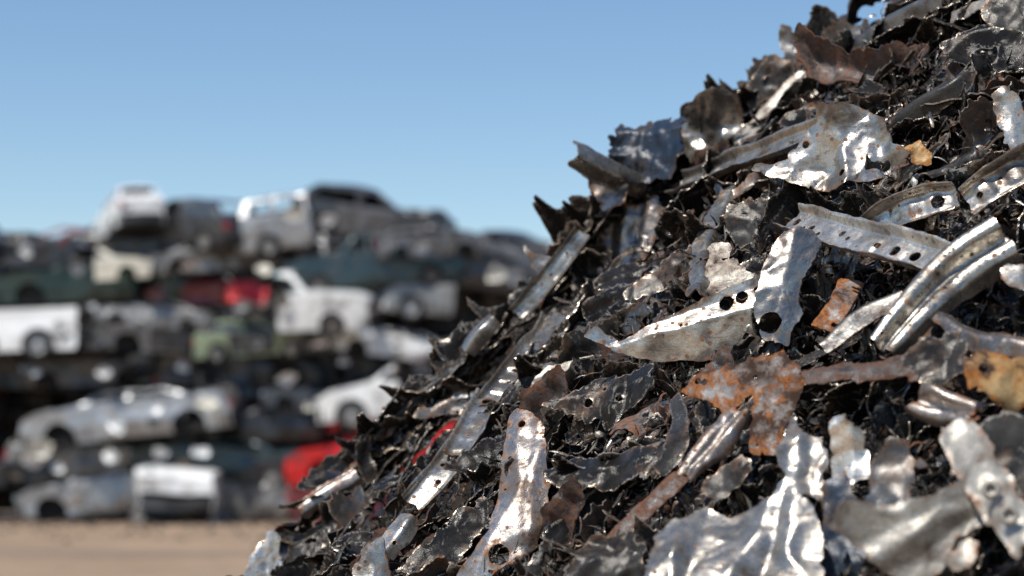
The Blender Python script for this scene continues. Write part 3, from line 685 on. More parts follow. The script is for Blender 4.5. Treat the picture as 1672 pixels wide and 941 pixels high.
# bolt bosses on the beige strap
bs = bpy.data.objects['beige_strap']
def boss(r):
    a = np.linspace(0, 2 * PI, 25); pr = np.array([(r * 1.0, 0), (r * .92, r * .35), (r * .6, r * .45), (r * .42, r * .3), (r * .40, -r * .1), (.0005, -r * .1)])
    X = np.stack([pr[None, :, 0] * np.cos(a)[:, None], pr[None, :, 0] * np.sin(a)[:, None], np.repeat(pr[None, :, 1], 25, 0)], -1)
    V, T = clip_grid(X, np.ones(X.shape[:2]), [np.ones(X.shape[:2]), np.zeros(X.shape[:2])])
    return to_mesh('bolt_boss', V, T, ('edge', 'wear'))
bme = boss(.014); bme.materials.append(M['beige'])
for px, py in ((1618, 800), (1648, 842)):
    p, n, ex, ey = frame_at(px, py, .292, .75)
    o = link('bolt_boss', bme, None, bs); o.matrix_parent_inverse = Matrix.Translation(-bs.location)
    o.matrix_basis = Matrix(((ex[0], ey[0], n[0], p[0]), (ex[1], ey[1], n[1], p[1]), (ex[2], ey[2], n[2], p[2]), (0, 0, 0, 1)))
# ------------------------------------------------------------------ smaller torn scraps between the large pieces
HERO = list(SCRAPS)
FORMS = []          # (mesh, name, category, look, weight)
def form_sheet(i, mat, look, w, L, asp, crump, tears, jag=.007, **k):
    if mat in ('char', 'soot', 'rustbrown'): k.setdefault('fine', .6)
    q = random.Random(900 + i); n = 11; P = []
    for t in range(n):
        a = 2 * PI * t / n + q.uniform(-.25, .25); r = q.choice([q.uniform(.5, .75), q.uniform(.8, 1.15), q.uniform(.85, 1.1)])
        P.append((math.cos(a) * r * L / 2, math.sin(a) * r * L / 2 * asp))
    me = sheet_mesh('torn_sheet', P, 500 + i * 7, crump=crump, lam=L * q.uniform(.24, .4), tears=tears, jag=jag, curl=q.uniform(0, 1.0), res=.0048,
                    folds=[(-L, q.uniform(-.02, .02), L, q.uniform(-.03, .03), q.choice([-1, 1]) * q.uniform(.6, 1.6)), (-L, L * asp * .25, L, L * asp * q.uniform(.1, .4), q.choice([-1, 1]) * q.uniform(.5, 1.4)), (q.uniform(-.05, .05), -L, q.uniform(-.05, .05), L, q.uniform(-1.1, 1.1))],
                    holes=[(q.uniform(-.3, .3) * L, q.uniform(-.3, .3) * L * asp, q.uniform(.003, .008)) for _ in range(q.choice([0, 1, 2, 3]))], **k)
    me.materials.append(M[mat]); FORMS.append((me, 'torn_sheet', 'sheet metal', look, w))
def form_strip(i, mat, look, w, L, wid, prof, crump=.25):
    q = random.Random(700 + i)
    P = [(-L / 2, q.uniform(-.02, .02), q.uniform(-.02, .02)), (-L * .15, q.uniform(-.025, .025), q.uniform(-.01, .03)), (L * .2, q.uniform(-.025, .025), q.uniform(-.01, .03)), (L / 2, q.uniform(-.03, .03), q.uniform(-.03, .02))]
    me, _ = strip_mesh('torn_strip', P, [wid / 2 * q.uniform(.6, 1.1) for _ in P], prof, 300 + i * 11, np.array([0, 0, 1.]), twist=q.uniform(-60, 60), crump=crump * .7, lam=.06, fine=.5 if mat == 'soot' else 0, jag=.010, res=.0055,
                       holes=[(q.uniform(.15, .85), q.uniform(.35, .65), q.uniform(.002, .005)) for _ in range(q.choice([0, 2, 4]))])
    me.materials.append(M[mat]); FORMS.append((me, 'torn_strip', 'metal strip', look, w))
k = 0
for L, asp, cr, te in [(.16, .8, .45, .4), (.22, .5, .4, .3), (.14, .9, .6, .6), (.26, .45, .35, .2), (.18, .7, .5, .5), (.12, .9, .6, .3), (.2, .6, .5, .7)]:
    form_sheet(k, 'char', 'charred black torn sheet', 2.6, L, asp, cr, te * .6); k += 1
for L, asp, cr in [(.34, .26, .3), (.28, .34, .35), (.38, .2, .25), (.3, .3, .4), (.24, .36, .4)]:
    form_sheet(k, 'char', 'long black torn strip of sheet', 4.2, L, asp, cr, .1, jag=.008); k += 1
    form_sheet(k, 'soot', 'long sooty grey torn strip of sheet', 2.0, L * .9, asp, cr, .1, jag=.008); k += 1
for L, asp, cr in [(.26, .3, .3), (.3, .24, .25), (.22, .36, .35)]:
    form_sheet(k, 'grey', 'long dull grey torn strip of sheet', 2.0, L, asp, cr, .05); k += 1
    form_sheet(k, 'zinc', 'long dirty silver torn strip of sheet', 1.1, L * .85, asp, cr, .05); k += 1
form_sheet(k, 'rustbrown', 'long brown torn strip of sheet', 1.4, .3, .25, .3, .1); k += 1
for L, asp, cr, te in [(.15, .8, .5, .5), (.22, .45, .4, .3), (.17, .7, .45, .2), (.13, .9, .6, .6), (.2, .55, .4, .4)]:
    form_sheet(k, 'soot', 'sooty grey crumpled sheet', 2.2, L, asp, cr, te * .6); k += 1
for L, asp, cr, te in [(.14, .7, .45, .2), (.1, .8, .5, .1)]:
    form_sheet(k, 'grey', 'dull grey crumpled sheet', .9, L, asp, cr, te); k += 1
    form_sheet(k + 20, 'rustbrown', 'brown rusted sheet', 1.5, L, asp, cr, te + .2); k += 1
for L, asp, cr, te in [(.11, .7, .45, .1), (.08, .8, .5, .2)]:
    form_sheet(k, 'silver', 'small shiny silver scrap', 1.4, L, asp, cr, te); k += 1
    form_sheet(k, 'ochre', 'small rust-flecked tan scrap', .12, L, asp, cr, te + .3); k += 1
form_sheet(k, 'rust', 'small orange rusted scrap', .4, .09, .7, .4, .2); k += 1
form_sheet(k, 'navy', 'dark blue crumpled sheet', .8, .15, .7, .4, .2); k += 1
for L, w, p in [(.24, .035, 'ell'), (.3, .04, 'channel'), (.2, .03, 'flat'), (.16, .03, 'curl')]:
    form_strip(k, 'soot', 'sooty grey bent strip', 2.2, L, w, p); k += 1
for L, w, p in [(.22, .035, 'channel'), (.18, .03, 'ell')]:
    form_strip(k, 'grey', 'dull grey bent strip', 1.3, L, w, p); k += 1
    form_strip(k, 'zinc', 'narrow silver bent strip', 1.5, L, w, p); k += 1
form_strip(k, 'rustbrown', 'narrow brown rusted strip', 1.2, .2, .025, 'flat'); k += 1
form_strip(k, 'pink', 'rust-stained silver strip', .8, .16, .03, 'hat'); k += 1

VOIDS = [(1388, 860, 42, 75), (1322, 500, 40, 50), (1230, 575, 130, 14), (1440, 640, 120, 16), (1010, 700, 60, 18), (960, 850, 50, 30), (1190, 250, 20, 30), (1330, 310, 60, 12), (1520, 290, 60, 25), (1600, 480, 45, 30), (1480, 500, 30, 20), (1125, 350, 30, 30), (1020, 440, 20, 20), (1370, 800, 30, 40), (1500, 700, 40, 25), (700, 760, 25, 18), (870, 560, 20, 40)]
def void(px, py, m=1.0):
    return any(((px - a) / (c * m)) ** 2 + ((py - b) / (d * m)) ** 2 < 1 for a, b, c, d in VOIDS)
SMALL_GROUP = 'small torn scraps packed between the larger pieces'
used_labels = {}
def where(px, py, look):
    c = sorted(HERO, key=lambda h: math.hypot((h[0] - px), (h[1] - py)))
    for far in (0, 1):
        for hx, hy, s in c[:5]:
            dx, dy = hx - px, hy - py
            d = ('left of' if dx > 0 else 'right of') if abs(dx) > abs(dy) else ('above' if dy > 0 else 'below')
            if far:
                d = ('left and ' if dx > 0 else 'right and ') + ('above' if dy > 0 else 'below')
            lab = '%s %s %s' % (look, d, s)
            if len(lab.split()) <= 16 and lab not in used_labels:
                used_labels[lab] = 1; return lab
    return look + ' wedged among the larger pieces of the heap'

q = random.Random(31)
pts = []
tries = 0
while len(pts) < 400 and tries < 9000:
    tries += 1
    px, py = q.uniform(330, 1760), q.uniform(-50, 1010)
    t, ok = heap_depth(px, py)
    if not ok and not heap_depth(px + 26, py + 26)[1]: continue
    if void(px, py): continue
    md = 45 * 3.6 / t * (0.9 if px < 1000 else 1)
    if any(math.hypot(px - a, py - b) < md for a, b in pts): md = 0; continue
    if q.random() < .8 and under_hero(px, py): continue
    pts.append((px, py))
WT = [f[4] for f in FORMS]
EDGE = [(430, 900), (480, 850), (600, 712), (700, 640), (790, 548), (850, 500), (940, 395), (980, 330), (1050, 300), (1120, 235), (1210, 180), (1300, 100), (1400, 45)]
for i in range(64):
    t = (i + q.random()) / 64 * (len(EDGE) - 1); a = int(t); f = t - a
    pts.append((EDGE[a][0] + (EDGE[a + 1][0] - EDGE[a][0]) * f + q.uniform(0, 26), EDGE[a][1] + (EDGE[a + 1][1] - EDGE[a][1]) * f + q.uniform(4, 30)))
for i in range(30):
    px = q.uniform(585, 770); pts.append((px, 727 - (px - 585) * .92 + q.uniform(12, 75)))
rim_from = len(pts) - 94
for ip, (px, py) in enumerate(pts):
    me, nm, cat, look, _ = q.choices(FORMS, WT)[0]
    if px < 620 and look.startswith('long'): me, nm, cat, look, _ = q.choices(FORMS, WT)[0]
    o = link(nm, me)
    hid = under_hero(px, py); near = hid or under_hero(px, py, 42)
    p = at_heap(px, py, q.uniform(.02, .09) - (.125 if hid else .07 if near else 0) if ip < rim_from else q.uniform(-.06, .02))
    v = nrm(EYE - p); n = heap_normal(p)
    fc = q.uniform(.2, .75)
    sg = .12 if hid else .22 if near else .36
    n = nrm(fc * v + (1 - fc) * n + np.array([q.gauss(0, sg), q.gauss(0, sg), q.gauss(0, sg)]))
    right = nrm(np.cross([0, 0, 1.], v)); up = np.cross(v, right)
    a = math.radians(q.gauss(40 if px < 1000 else 28, 22))
    ax = nrm(right * math.cos(a) + up * math.sin(a)); ax = nrm(ax - n * ax.dot(n)); ay = np.cross(n, ax)
    s = (q.uniform(.9, 1.35) if look.startswith('long') else q.uniform(.65, 1.1)) * (.85 if px < 900 else 1)
    o.matrix_basis = Matrix(((ax[0] * s, ay[0] * s, n[0] * s, p[0]), (ax[1] * s, ay[1] * s, n[1] * s, p[1]), (ax[2] * s, ay[2] * s, n[2] * s, p[2]), (0, 0, 0, 1)))
    tag(o, where(px, py, look), cat, SMALL_GROUP)

# ------------------------------------------------------------------ the many further torn sheets lying deeper, beyond counting
def deep():
    g = random.Random(91); Vs, Ts, mi, n = [], [], [], 0; mats = []
    pool = [f for f in FORMS if f[0].materials[0] in (M['char'], M['soot'], M['rustbrown'])]
    W = [1.0 if f[0].materials[0] in (M['char'],) else .7 for f in pool]
    raw = {}
    for _ in range(620):
        if _ < 470:
            px, py = g.uniform(330, 1740), g.uniform(-40, 1000)
            t, ok = heap_depth(px, py)
            if not ok or void(px, py): continue
            p = EYE + ray(px, py) * (t + g.uniform(-.01, .06))
        else:
            a = g.uniform(-PI, PI); r = g.uniform(.3, 4.0); p = np.array([CX + r * math.cos(a), CY + r * math.sin(a), max(.05, ZA - KS * r)])
        f = g.choices(pool, W)[0]; me = f[0]
        if me.name not in raw:
            v = np.zeros(len(me.vertices) * 3); me.vertices.foreach_get('co', v)
            t_ = np.zeros(len(me.polygons) * 3, int); me.loops.foreach_get('vertex_index', t_)
            at = []
            for nm in ('edge', 'wear'):
                b = np.zeros(len(me.vertices)); me.attributes[nm].data.foreach_get('value', b); at.append(b)
            raw[me.name] = (np.concatenate([v.reshape(-1, 3), np.stack(at, 1)], 1), t_.reshape(-1, 3))
        V, T = raw[me.name]; V = V.copy()
        nn = nrm(heap_normal(p) + np.array([g.gauss(0, .45), g.gauss(0, .45), g.gauss(0, .45)])); ax = np.array([.75 + g.gauss(0, .3), g.gauss(0, .4), .6 + g.gauss(0, .3)]); ax = nrm(ax - nn * ax.dot(nn)); ay = np.cross(nn, ax)
        V[:, :3] = (V[:, :3] * g.uniform(.5, 1.0)) @ np.stack([ax, ay, nn]) + p
        m = me.materials[0]
        if m not in mats: mats.append(m)
        Vs.append(V); Ts.append(T + n); mi.append(np.full(len(T), mats.index(m))); n += len(V)
    me = to_mesh('torn_scraps', np.concatenate(Vs), np.concatenate(Ts), ('edge', 'wear'), matidx=np.concatenate(mi))
    for m in mats: me.materials.append(m)
    return me
tag(link('torn_scraps', deep()), 'mass of dark torn scraps lying deeper in the heap', 'torn scraps', kind='stuff')

# ------------------------------------------------------------------ the packed body of the heap
def mound():
    ph = np.concatenate([np.linspace(-PI, -2.75, 40, endpoint=False), np.linspace(-2.75, -.6, 620, endpoint=False), np.linspace(-.6, PI, 140)])
    r = np.concatenate([np.linspace(.02, .5, 20, endpoint=False), np.linspace(.5, 3.4, 330, endpoint=False), np.linspace(3.4, 4.3, 40)])
    R, A = np.meshgrid(r, ph, indexing='ij')
    S = A * 2.2
    h = .07 * fbm(R * 7, S * 7, 5, 4) + .07 * np.abs(fbm(R * 12, S * 12, 9, 4)) + .035 * np.abs(vn(R * 45, S * 45, 12)) - .09
    for a, b, c, d in VOIDS:
        vp = at_heap(a, b); vr = math.hypot(vp[0] - CX, vp[1] - CY); va = math.atan2(vp[1] - CY, vp[0] - CX)
        h = h - .14 * np.exp(-(((R - vr) * 1.38 / (d * 1.3 * 4 / FPX)) ** 2 + ((A - va) * vr / (c * 1.2 * 4 / FPX)) ** 2))
    z = ZA - KS * R
    X = np.stack([CX + (R + .69 * h) * np.cos(A), CY + (R + .69 * h) * np.sin(A), z + .72 * h], -1)
    w = np.clip(vn(R * 60, S * 60, 3), 0, 1)
    V, T = clip_grid(X, np.ones_like(R), [np.ones_like(R), w])
    keep = V[T][:, :, 2].max(1) > -0.12
    return to_mesh('scrap_mound', V, T[keep][:, ::-1], ('edge', 'wear'))
mm = mound()
M['mound'] = scrap_mat('packed_dark_shreds', (0.022, 0.018, 0.015), (0.04, 0.032, 0.025), 0.1, (.35, .6), .3, 0, 0, bare=.3, spec=.1, bare_col=(.3, .29, .28), fine=.6, rust_cols=((.05, .022, .012), (.10, .04, .02)), speck=.3)
tag(link('scrap_mound', mm, M['mound']), 'dark packed body of shredded metal under the loose pieces of the heap', 'scrap heap', kind='stuff')

# ------------------------------------------------------------------ countless shreds and flakes
def shreds():
    g = np.random.default_rng(5)
    def batch(n, pos, nor, Lr, Wr, mats, pm, curl):
        K = 6
        L = g.uniform(*Lr, n); Wd = g.uniform(*Wr, n)
        t = nrm_rows(np.array([.7, -.2, .6]) + g.normal(0, .75, (n, 3)))
        b = nrm_rows(np.cross(nor, t) + g.normal(0, .6, (n, 3)))
        m = np.cross(t, b)
        P = np.zeros((n, K, 3)); d = t.copy(); c = pos.copy()
        k1 = g.normal(0, curl, (n, 1)); k2 = g.normal(0, curl * .6, (n, 1))
        for i in range(K):
            P[:, i] = c
            d = nrm_rows(d + m * (k1 + g.normal(0, curl * .5, (n, 1))) + b * k2)
            c = c + d * (L / (K - 1))[:, None]
        taper = np.array([.35, .9, 1.1, 1, .8, .25])[None] * g.uniform(.6, 1.3, (n, K))
        A = P + b[:, None] * (Wd[:, None] * taper)[..., None]; B = P - b[:, None] * (Wd[:, None] * taper)[..., None]
        mid = P + m[:, None] * (Wd[:, None] * taper)[..., None] * .5
        V = np.stack([A, mid, B], 2).reshape(n, K * 3, 3)
        F = []
        for i in range(K - 1):
            for j in (0, 1):
                a = i * 3 + j; F += [[a, a + 1, a + 4], [a, a + 4, a + 3]]
        F = np.array(F)
        T = (F[None] + (np.arange(n) * K * 3)[:, None, None]).reshape(-1, 3)
        mi = np.repeat(g.choice(mats, n, p=pm), len(F))
        at = np.stack([np.tile(np.array([0.3, .8, .3] * K), n), np.repeat(g.random(n), K * 3)], 1)
        return np.concatenate([V.reshape(-1, 3), at], 1), T, mi
    def nrm_rows(a): return a / (np.linalg.norm(a, axis=1, keepdims=True) + 1e-9)
    pos, nor = [], []
    while len(pos) < 11500:
        px, py = g.uniform(340, 1740), g.uniform(-40, 1000)
        tt, ok = heap_depth(px, py)
        if not ok or void(px, py, .9): continue
        p = EYE + ray(px, py) * (tt - g.uniform(-.03, .05)); pos.append(p); nor.append(heap_normal(p))
    for _ in range(3000):                                   # the flanks beyond the picture
        a = g.uniform(-PI, PI); r = math.sqrt(g.uniform(.05, 16))
        p = np.array([CX + r * math.cos(a), CY + r * math.sin(a), max(.02, ZA - KS * r + .02)]); pos.append(p); nor.append(heap_normal(p))
    pos = np.array(pos); nor = np.array(nor)
    pos[:, :] += nor * g.uniform(-.02, .02, (len(pos), 1))
    n1 = 5200
    names = ['char', 'soot', 'grey', 'rustbrown', 'silver', 'beige', 'rust']
    b1 = batch(n1, pos[:n1], nor[:n1], (.010, .040), (.002, .009), [0, 1, 2, 3, 4, 5, 6], [.24, .34, .16, .13, .07, .03, .03], .45)
    b2 = batch(len(pos) - n1, pos[n1:], nor[n1:], (.015, .05), (.0008, .0028), [0, 1, 2, 3, 4, 5, 6], [.18, .34, .18, .14, .08, .05, .03], .6)
    V = np.concatenate([b1[0], b2[0]]); T = np.concatenate([b1[1], b2[1] + len(b1[0])]); mi = np.concatenate([b1[2], b2[2]])
    me = to_mesh('metal_shreds', V, T, ('edge', 'wear'), matidx=mi)
    for n in names: me.materials.append(M[n])
    return me
tag(link('metal_shreds', shreds()), 'fine curled metal shreds and flakes strewn all over the heap', 'metal shreds', kind='stuff')
# ------------------------------------------------------------------ wrecked cars
PAINT = {
    'white': paint('white', (.78, .78, .76)), 'cream': paint('cream', (.66, .62, .52)), 'silver': paint('silver', (.40, .405, .41), .38, .5),
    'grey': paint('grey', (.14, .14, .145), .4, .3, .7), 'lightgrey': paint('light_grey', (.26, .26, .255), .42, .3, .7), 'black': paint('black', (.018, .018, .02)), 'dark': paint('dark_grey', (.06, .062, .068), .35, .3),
    'red': paint('red', (.62, .015, .018), dirt=.2), 'maroon': paint('maroon', (.20, .025, .03)), 'green': paint('dark_green', (.017, .034, .026)),
    'teal': paint('dark_teal', (.035, .06, .068), .32, .3), 'blue': paint('dark_blue', (.03, .05, .10), .32, .3), 'sage': paint('pale_green', (.33, .40, .26), .4, .2), 'brown': paint('brown', (.09, .06, .045)),
}
M['tyre'] = plain('black_rubber', (.02, .02, .02), .85)
M['rim'] = plain('dusty_alloy', (.42, .41, .39), .4, .7)
M['steelrim'] = plain('dirty_steel_wheel', (.20, .18, .16), .55, .5)
M['glass'] = plain('dusty_car_glass', (.05, .06, .065), .12, 0.0, coat=.6)
M['under'] = plain('grimy_underbody', (.02, .018, .017), .9)
M['trim'] = plain('black_plastic_trim', (.025, .025, .026), .55)
M['lamp'] = plain('clear_lamp_lens', (.62, .62, .60), .12, .3)
M['taillamp'] = plain('red_lamp_lens', (.35, .01, .01), .15)
M['seat'] = plain('grey_seat_cloth', (.10, .095, .09), .9)
M['hubdark'] = plain('wheel_hub_gap', (.015, .015, .015), .8)

# upper outline from rear to front in shares of length and height; window openings; wheel places
TYPES = {
    'sedan': dict(L=4.5, W=1.74, H=1.42, top=[(-.5, .33), (-.5, .60), (-.47, .66), (-.32, .68), (-.19, .96), (-.05, 1.0), (.06, .98), (.20, .70), (.40, .63), (.485, .55), (.5, .40), (.5, .33)],
                  win=[[(-.27, .72), (-.18, .92), (-.045, .94), (-.045, .70)], [(-.025, .70), (-.025, .94), (.055, .92), (.16, .70)]], glass=[(-.32, -.19), (.06, .20)], wheels=(-.30, .31)),
    'hatch': dict(L=3.9, W=1.68, H=1.45, top=[(-.5, .33), (-.495, .62), (-.46, .70), (-.36, .95), (-.15, 1.0), (.02, .99), (.20, .68), (.42, .60), (.49, .50), (.5, .33)],
                  win=[[(-.40, .71), (-.33, .91), (-.10, .94), (-.10, .70)], [(-.08, .70), (-.08, .94), (.015, .93), (.16, .69)]], glass=[(-.46, -.36), (.02, .20)], wheels=(-.31, .31)),
    'suv': dict(L=4.6, W=1.85, H=1.75, top=[(-.5, .34), (-.495, .62), (-.47, .70), (-.43, .96), (-.2, 1.0), (.06, .98), (.18, .69), (.42, .64), (.49, .56), (.5, .34)],
                win=[[(-.42, .71), (-.40, .92), (-.26, .93), (-.26, .70)], [(-.24, .70), (-.24, .94), (-.06, .94), (-.06, .70)], [(-.04, .70), (-.04, .94), (.05, .92), (.14, .70)]], glass=[(-.47, -.43), (.06, .18)], wheels=(-.31, .31)),
    'pickup': dict(L=5.2, W=1.88, H=1.72, top=[(-.5, .34), (-.5, .62), (-.49, .635), (-.14, .635), (-.12, .70), (-.10, .97), (-.02, 1.0), (.10, .98), (.20, .68), (.42, .64), (.49, .56), (.5, .34)],
                   win=[[(-.085, .70), (-.075, .93), (.02, .94), (.02, .69)], [(.035, .69), (.035, .94), (.095, .92), (.16, .69)]], glass=[(-.12, -.10), (.10, .20)], wheels=(-.31, .32)),
}

def warp_fn(seed, amt, crush, belt, H, L):
    s = seed * 1.37
    def w(X):
        X = X.copy()
        x, y, z = X[..., 0].copy(), X[..., 1].copy(), X[..., 2].copy()
        up = np.clip((z - belt) / (H - belt), 0, 1)
        cr = crush * (0.65 + 0.5 * vn(x * .7 + s, y * .7, seed))
        z = z - up * (H - belt) * np.clip(cr, 0, .93)
        X[..., 0] = x + amt * (vn(y * 1.7 + s, z * 1.9, seed + 1) + .5 * vn(y * 4, z * 4 + s, seed + 2)) * (.5 + np.abs(x) / L)
        X[..., 1] = y + amt * (vn(x * 1.5 + s, z * 2.1, seed + 3) + .5 * vn(x * 4.2 + s, z * 3.7, seed + 4))
        X[..., 2] = z + amt * .7 * (vn(x * 1.6 + s, y * 1.8, seed + 5) + .4 * vn(x * 4 + s, y * 4, seed + 6)) * np.clip(z / .5, 0, 1)
        return X
    return w

def join(parts):
    Vs, Ts, n = [], [], 0
    for V, T in parts:
        Vs.append(V[:, :3]); Ts.append(T + n); n += len(V)
    return np.concatenate(Vs), np.concatenate(Ts)

def box(cx, cy, cz, sx, sy, sz, n=3):
    out = []
    a = np.linspace(-.5, .5, n)
    A, B = np.meshgrid(a, a)
    for ax in range(3):
        for sg in (-1, 1):
            X = np.zeros(A.shape + (3,)); o = [i for i in range(3) if i != ax]
            X[..., ax] = .5 * sg; X[..., o[0]] = A; X[..., o[1]] = B
            X = X * np.array([sx, sy, sz]) + np.array([cx, cy, cz])
            V, T = clip_grid(X, np.ones(A.shape), [])
            if sg * (1 if ax != 1 else -1) < 0: T = T[:, ::-1]
            out.append((V, T))
    return join(out)

def ring(prof, n=28):
    """lathe about y; prof list of (y, r)"""
    p = np.array(prof); a = np.linspace(0, 2 * PI, n + 1)
    X = np.stack([p[None, :, 1] * np.cos(a)[:, None], np.repeat(p[None, :, 0], n + 1, 0), p[None, :, 1] * np.sin(a)[:, None]], -1)
    return clip_grid(X, np.ones(X.shape[:2]), [])

WHEEL = {}
def wheel_meshes():
    V, T = ring([(-.10, .20), (-.105, .26), (-.09, .31), (-.04, .325), (.04, .325), (.09, .31), (.105, .26), (.10, .20)])
    WHEEL['tyre'] = to_mesh('wheel', V, T); WHEEL['tyre'].materials.append(M['tyre'])
    pr = [ring([(.07, .205), (.085, .19), (.06, .17)]), ring([(-.05, .205), (.04, .19), (.04, .02)]), ring([(.045, .05), (.075, .045), (.08, .001)])]
    for i in range(5):
        V, T = box(.115, .055, 0, .15, .025, .055); a = i * 2 * PI / 5
        R = V.copy(); R[:, 0] = V[:, 0] * math.cos(a) - V[:, 2] * math.sin(a); R[:, 2] = V[:, 0] * math.sin(a) + V[:, 2] * math.cos(a)
        pr.append((R, T))
    V, T = join(pr); WHEEL['rim'] = to_mesh('rim', V, T)
wheel_meshes()

PROTO = {}
def car_meshes(kind, variant):
    key = (kind, variant)
    if key in PROTO: return PROTO[key]
    D = TYPES[kind]; L, W, H = D['L'], D['W'], D['H']
    amt, crush = [(.035, .04), (.05, .22), (.065, .70), (.09, .92), (.03, .05), (.03, .05)][variant]
    belt = .69 * H; wf = warp_fn(hash_s(kind) + variant * 31, amt, crush, belt, H, L)
    top = [(a * L, b * H) for a, b in D['top']]
    wr = .36; zc = .32
    cutx = lambda x: (x - .04 * L if variant == 4 else ((-.15 if kind == 'pickup' else -.03) * L - x if variant == 5 else np.full_like(x, 9.)))
    outline = top + [(.5 * L, .2), (-.5 * L, .2)]
    def yside(x, z):
        y = W / 2 - .03 * ((z - .6) / .5) ** 2 - .10 * np.clip((np.abs(x) / (L / 2) - .75) / .25, 0, 1) ** 2
        return y - np.clip(z - belt, 0, 9) * .34 + .02 * np.exp(-((z - .62 * H) / .03) ** 2)
    x, z = np.meshgrid(np.linspace(-L / 2 - .02, L / 2 + .02, int(L / .045)), np.linspace(.16, H + .02, int(H / .045)))
    f0 = sd_poly(x, z, outline)
    f = np.minimum(f0, cutx(x) + .04 * vn(z * 9, x * 0, 3))
    for wx in D['wheels']: f = np.minimum(f, np.hypot(x - wx * L, z - zc) - wr)
    for wn in D['win']: f = np.minimum(f, -sd_poly(x, z, [(a * L, b * H) for a, b in wn]))
    pts = []
    for sg in (-1, 1):
        V, T = clip_grid(np.stack([x, sg * yside(x, z), z], -1), f, [])
        pts.append((V, T if sg < 0 else T[:, ::-1]))
    # skin across the car, along the upper outline
    P = np.array(top); al = np.concatenate([[0], np.cumsum(np.hypot(*np.diff(P, axis=0).T))])
    sa = np.linspace(0, al[-1], int(al[-1] / .06)); px_, pz_ = np.interp(sa, al, P[:, 0]), np.interp(sa, al, P[:, 1])
    t = np.linspace(-1, 1, 22)
    hw = yside(px_, pz_)
    X = np.stack([np.repeat(px_[:, None], 22, 1), hw[:, None] * t[None], pz_[:, None] + .05 * (1 - t[None] ** 2) * np.clip((pz_[:, None] - .5 * H) / (.2 * H), 0, 1)], -1)
    fx = np.minimum(1.0, cutx(X[..., 0])); gl = []
    for a, b in D['glass']:
        za = np.interp([a * L, b * L], P[:, 0], P[:, 1]) if a > -.4 else None
        m = np.minimum(px_ - a * L, b * L - px_)[:, None] - .03 + 0 * t[None]
        m = np.where(pz_[:, None] > .64 * H, m, -1)
        m = np.minimum(m, (.90 - np.abs(t))[None] * hw[:, None])
        fx = np.minimum(fx, -m); gl.append(m)
    V, T = clip_grid(X, fx, []); pts.append((V, T))
    out = {}
    V, T = join(pts); V = wf(V); V, T = thicken(V, T, .015)
    out['body'] = [to_mesh('body', V, T)]
    out['windscreen'] = []
    if variant < 2 or variant == 4:
        V, T = clip_grid(X - np.array([0, 0, .012]), gl[1], [])
        if len(T): out['windscreen'].append(to_mesh('windscreen', wf(V), T))
    out['window'] = []
    if variant < 2:
        for i, wn in enumerate(D['win']):
            for sg in (-1, 1):
                if (i + variant + (sg > 0)) % 3 == 0: continue
                fw = sd_poly(x, z, [(a * L, b * H) for a, b in wn]) + .01
                V, T = clip_grid(np.stack([x, sg * (yside(x, z) - .02), z], -1), fw, [])
                out['window'].append(to_mesh('window', wf(V), T))
    # doors: panels a little proud of the sides
    out['door'] = []
    dx = [w for w in D['win']][-2:]
    for i, wn in enumerate(dx):
        a0, a1 = min(p[0] for p in wn) * L - .02, max(p[0] for p in wn) * L + .03
        if i == 0 and kind in ('sedan', 'hatch', 'suv'): a0 = max(a0, D['wheels'][0] * L + wr + .04)
        fd = np.minimum(np.minimum(x - a0, a1 - x), np.minimum(z - .27, belt - .015 - z)); fd = np.minimum(fd, cutx(x))
        for sg in (-1, 1):
            V, T = clip_grid(np.stack([x, sg * (yside(x, z) + .012), z], -1), fd, [])
            if len(T): out['door'].append(to_mesh('door', *thicken(wf(V), T if sg < 0 else T[:, ::-1], .01)))
    V, T = join([box(0, 0, .30, L * .9, W * .78, .2, 8), box(.30 * L, 0, .5, L * .22, W * .7, .3, 6)] if variant < 4 else ([box(.26 * L, 0, .3, L * .42, W * .78, .2, 6), box(.3 * L, 0, .5, L * .22, W * .7, .3, 6)] if variant == 4 else [box(-.26 * L, 0, .3, L * .42, W * .78, .2, 6)]))
    out['underbody'] = [to_mesh('underbody', wf(V), T, smooth=False)]
    out['seat'] = [] if variant > 1 else [to_mesh('seat', *(lambda b: (wf(b[0]), b[1]))(join([box(-.02 * L, s * .36, .55, .5, .5, .16, 3), box(-.09 * L, s * .36, .85, .14, .48, .55, 3)]))) for s in (-1, 1)]
    def bumper(sx):
        y, z2 = np.meshgrid(np.linspace(-W / 2 + .02, W / 2 - .02, 24), np.linspace(.24, .50, 7))
        X2 = np.stack([sx * (L / 2 + .07 - .16 * (np.abs(y) / (W / 2)) ** 3 - .25 * (z2 - .38) ** 2), y, z2], -1)
        V, T = clip_grid(X2, np.ones_like(y), []); return to_mesh('bumper', *thicken(wf(V), T if sx > 0 else T[:, ::-1], .03))
    out['bumper'] = ([bumper(1)] if variant != 5 else []) + ([bumper(-1)] if variant not in (3, 4) else [])
    out['headlight'] = [to_mesh('headlight', *(lambda b: (wf(b[0]), b[1]))(box(L / 2 - .02, s * W * .34, .46 * H, .12, .36, .15, 4))) for s in (-1, 1)]
    out['tail_light'] = [to_mesh('tail_light', *(lambda b: (wf(b[0]), b[1]))(box(-L / 2 + .01, s * W * .39, .53 * H, .08, .2, .2, 4))) for s in (-1, 1)]
    if variant == 4: out['tail_light'] = []
    if variant == 5: out['headlight'] = []
    out['wheels'] = [(wx * L, s * (W / 2 - .11), zc) for wx in D['wheels'] for s in (-1, 1)]
    PROTO[key] = out
    return out

def hash_s(k): return sum(ord(c) * (i + 3) for i, c in enumerate(k)) % 97

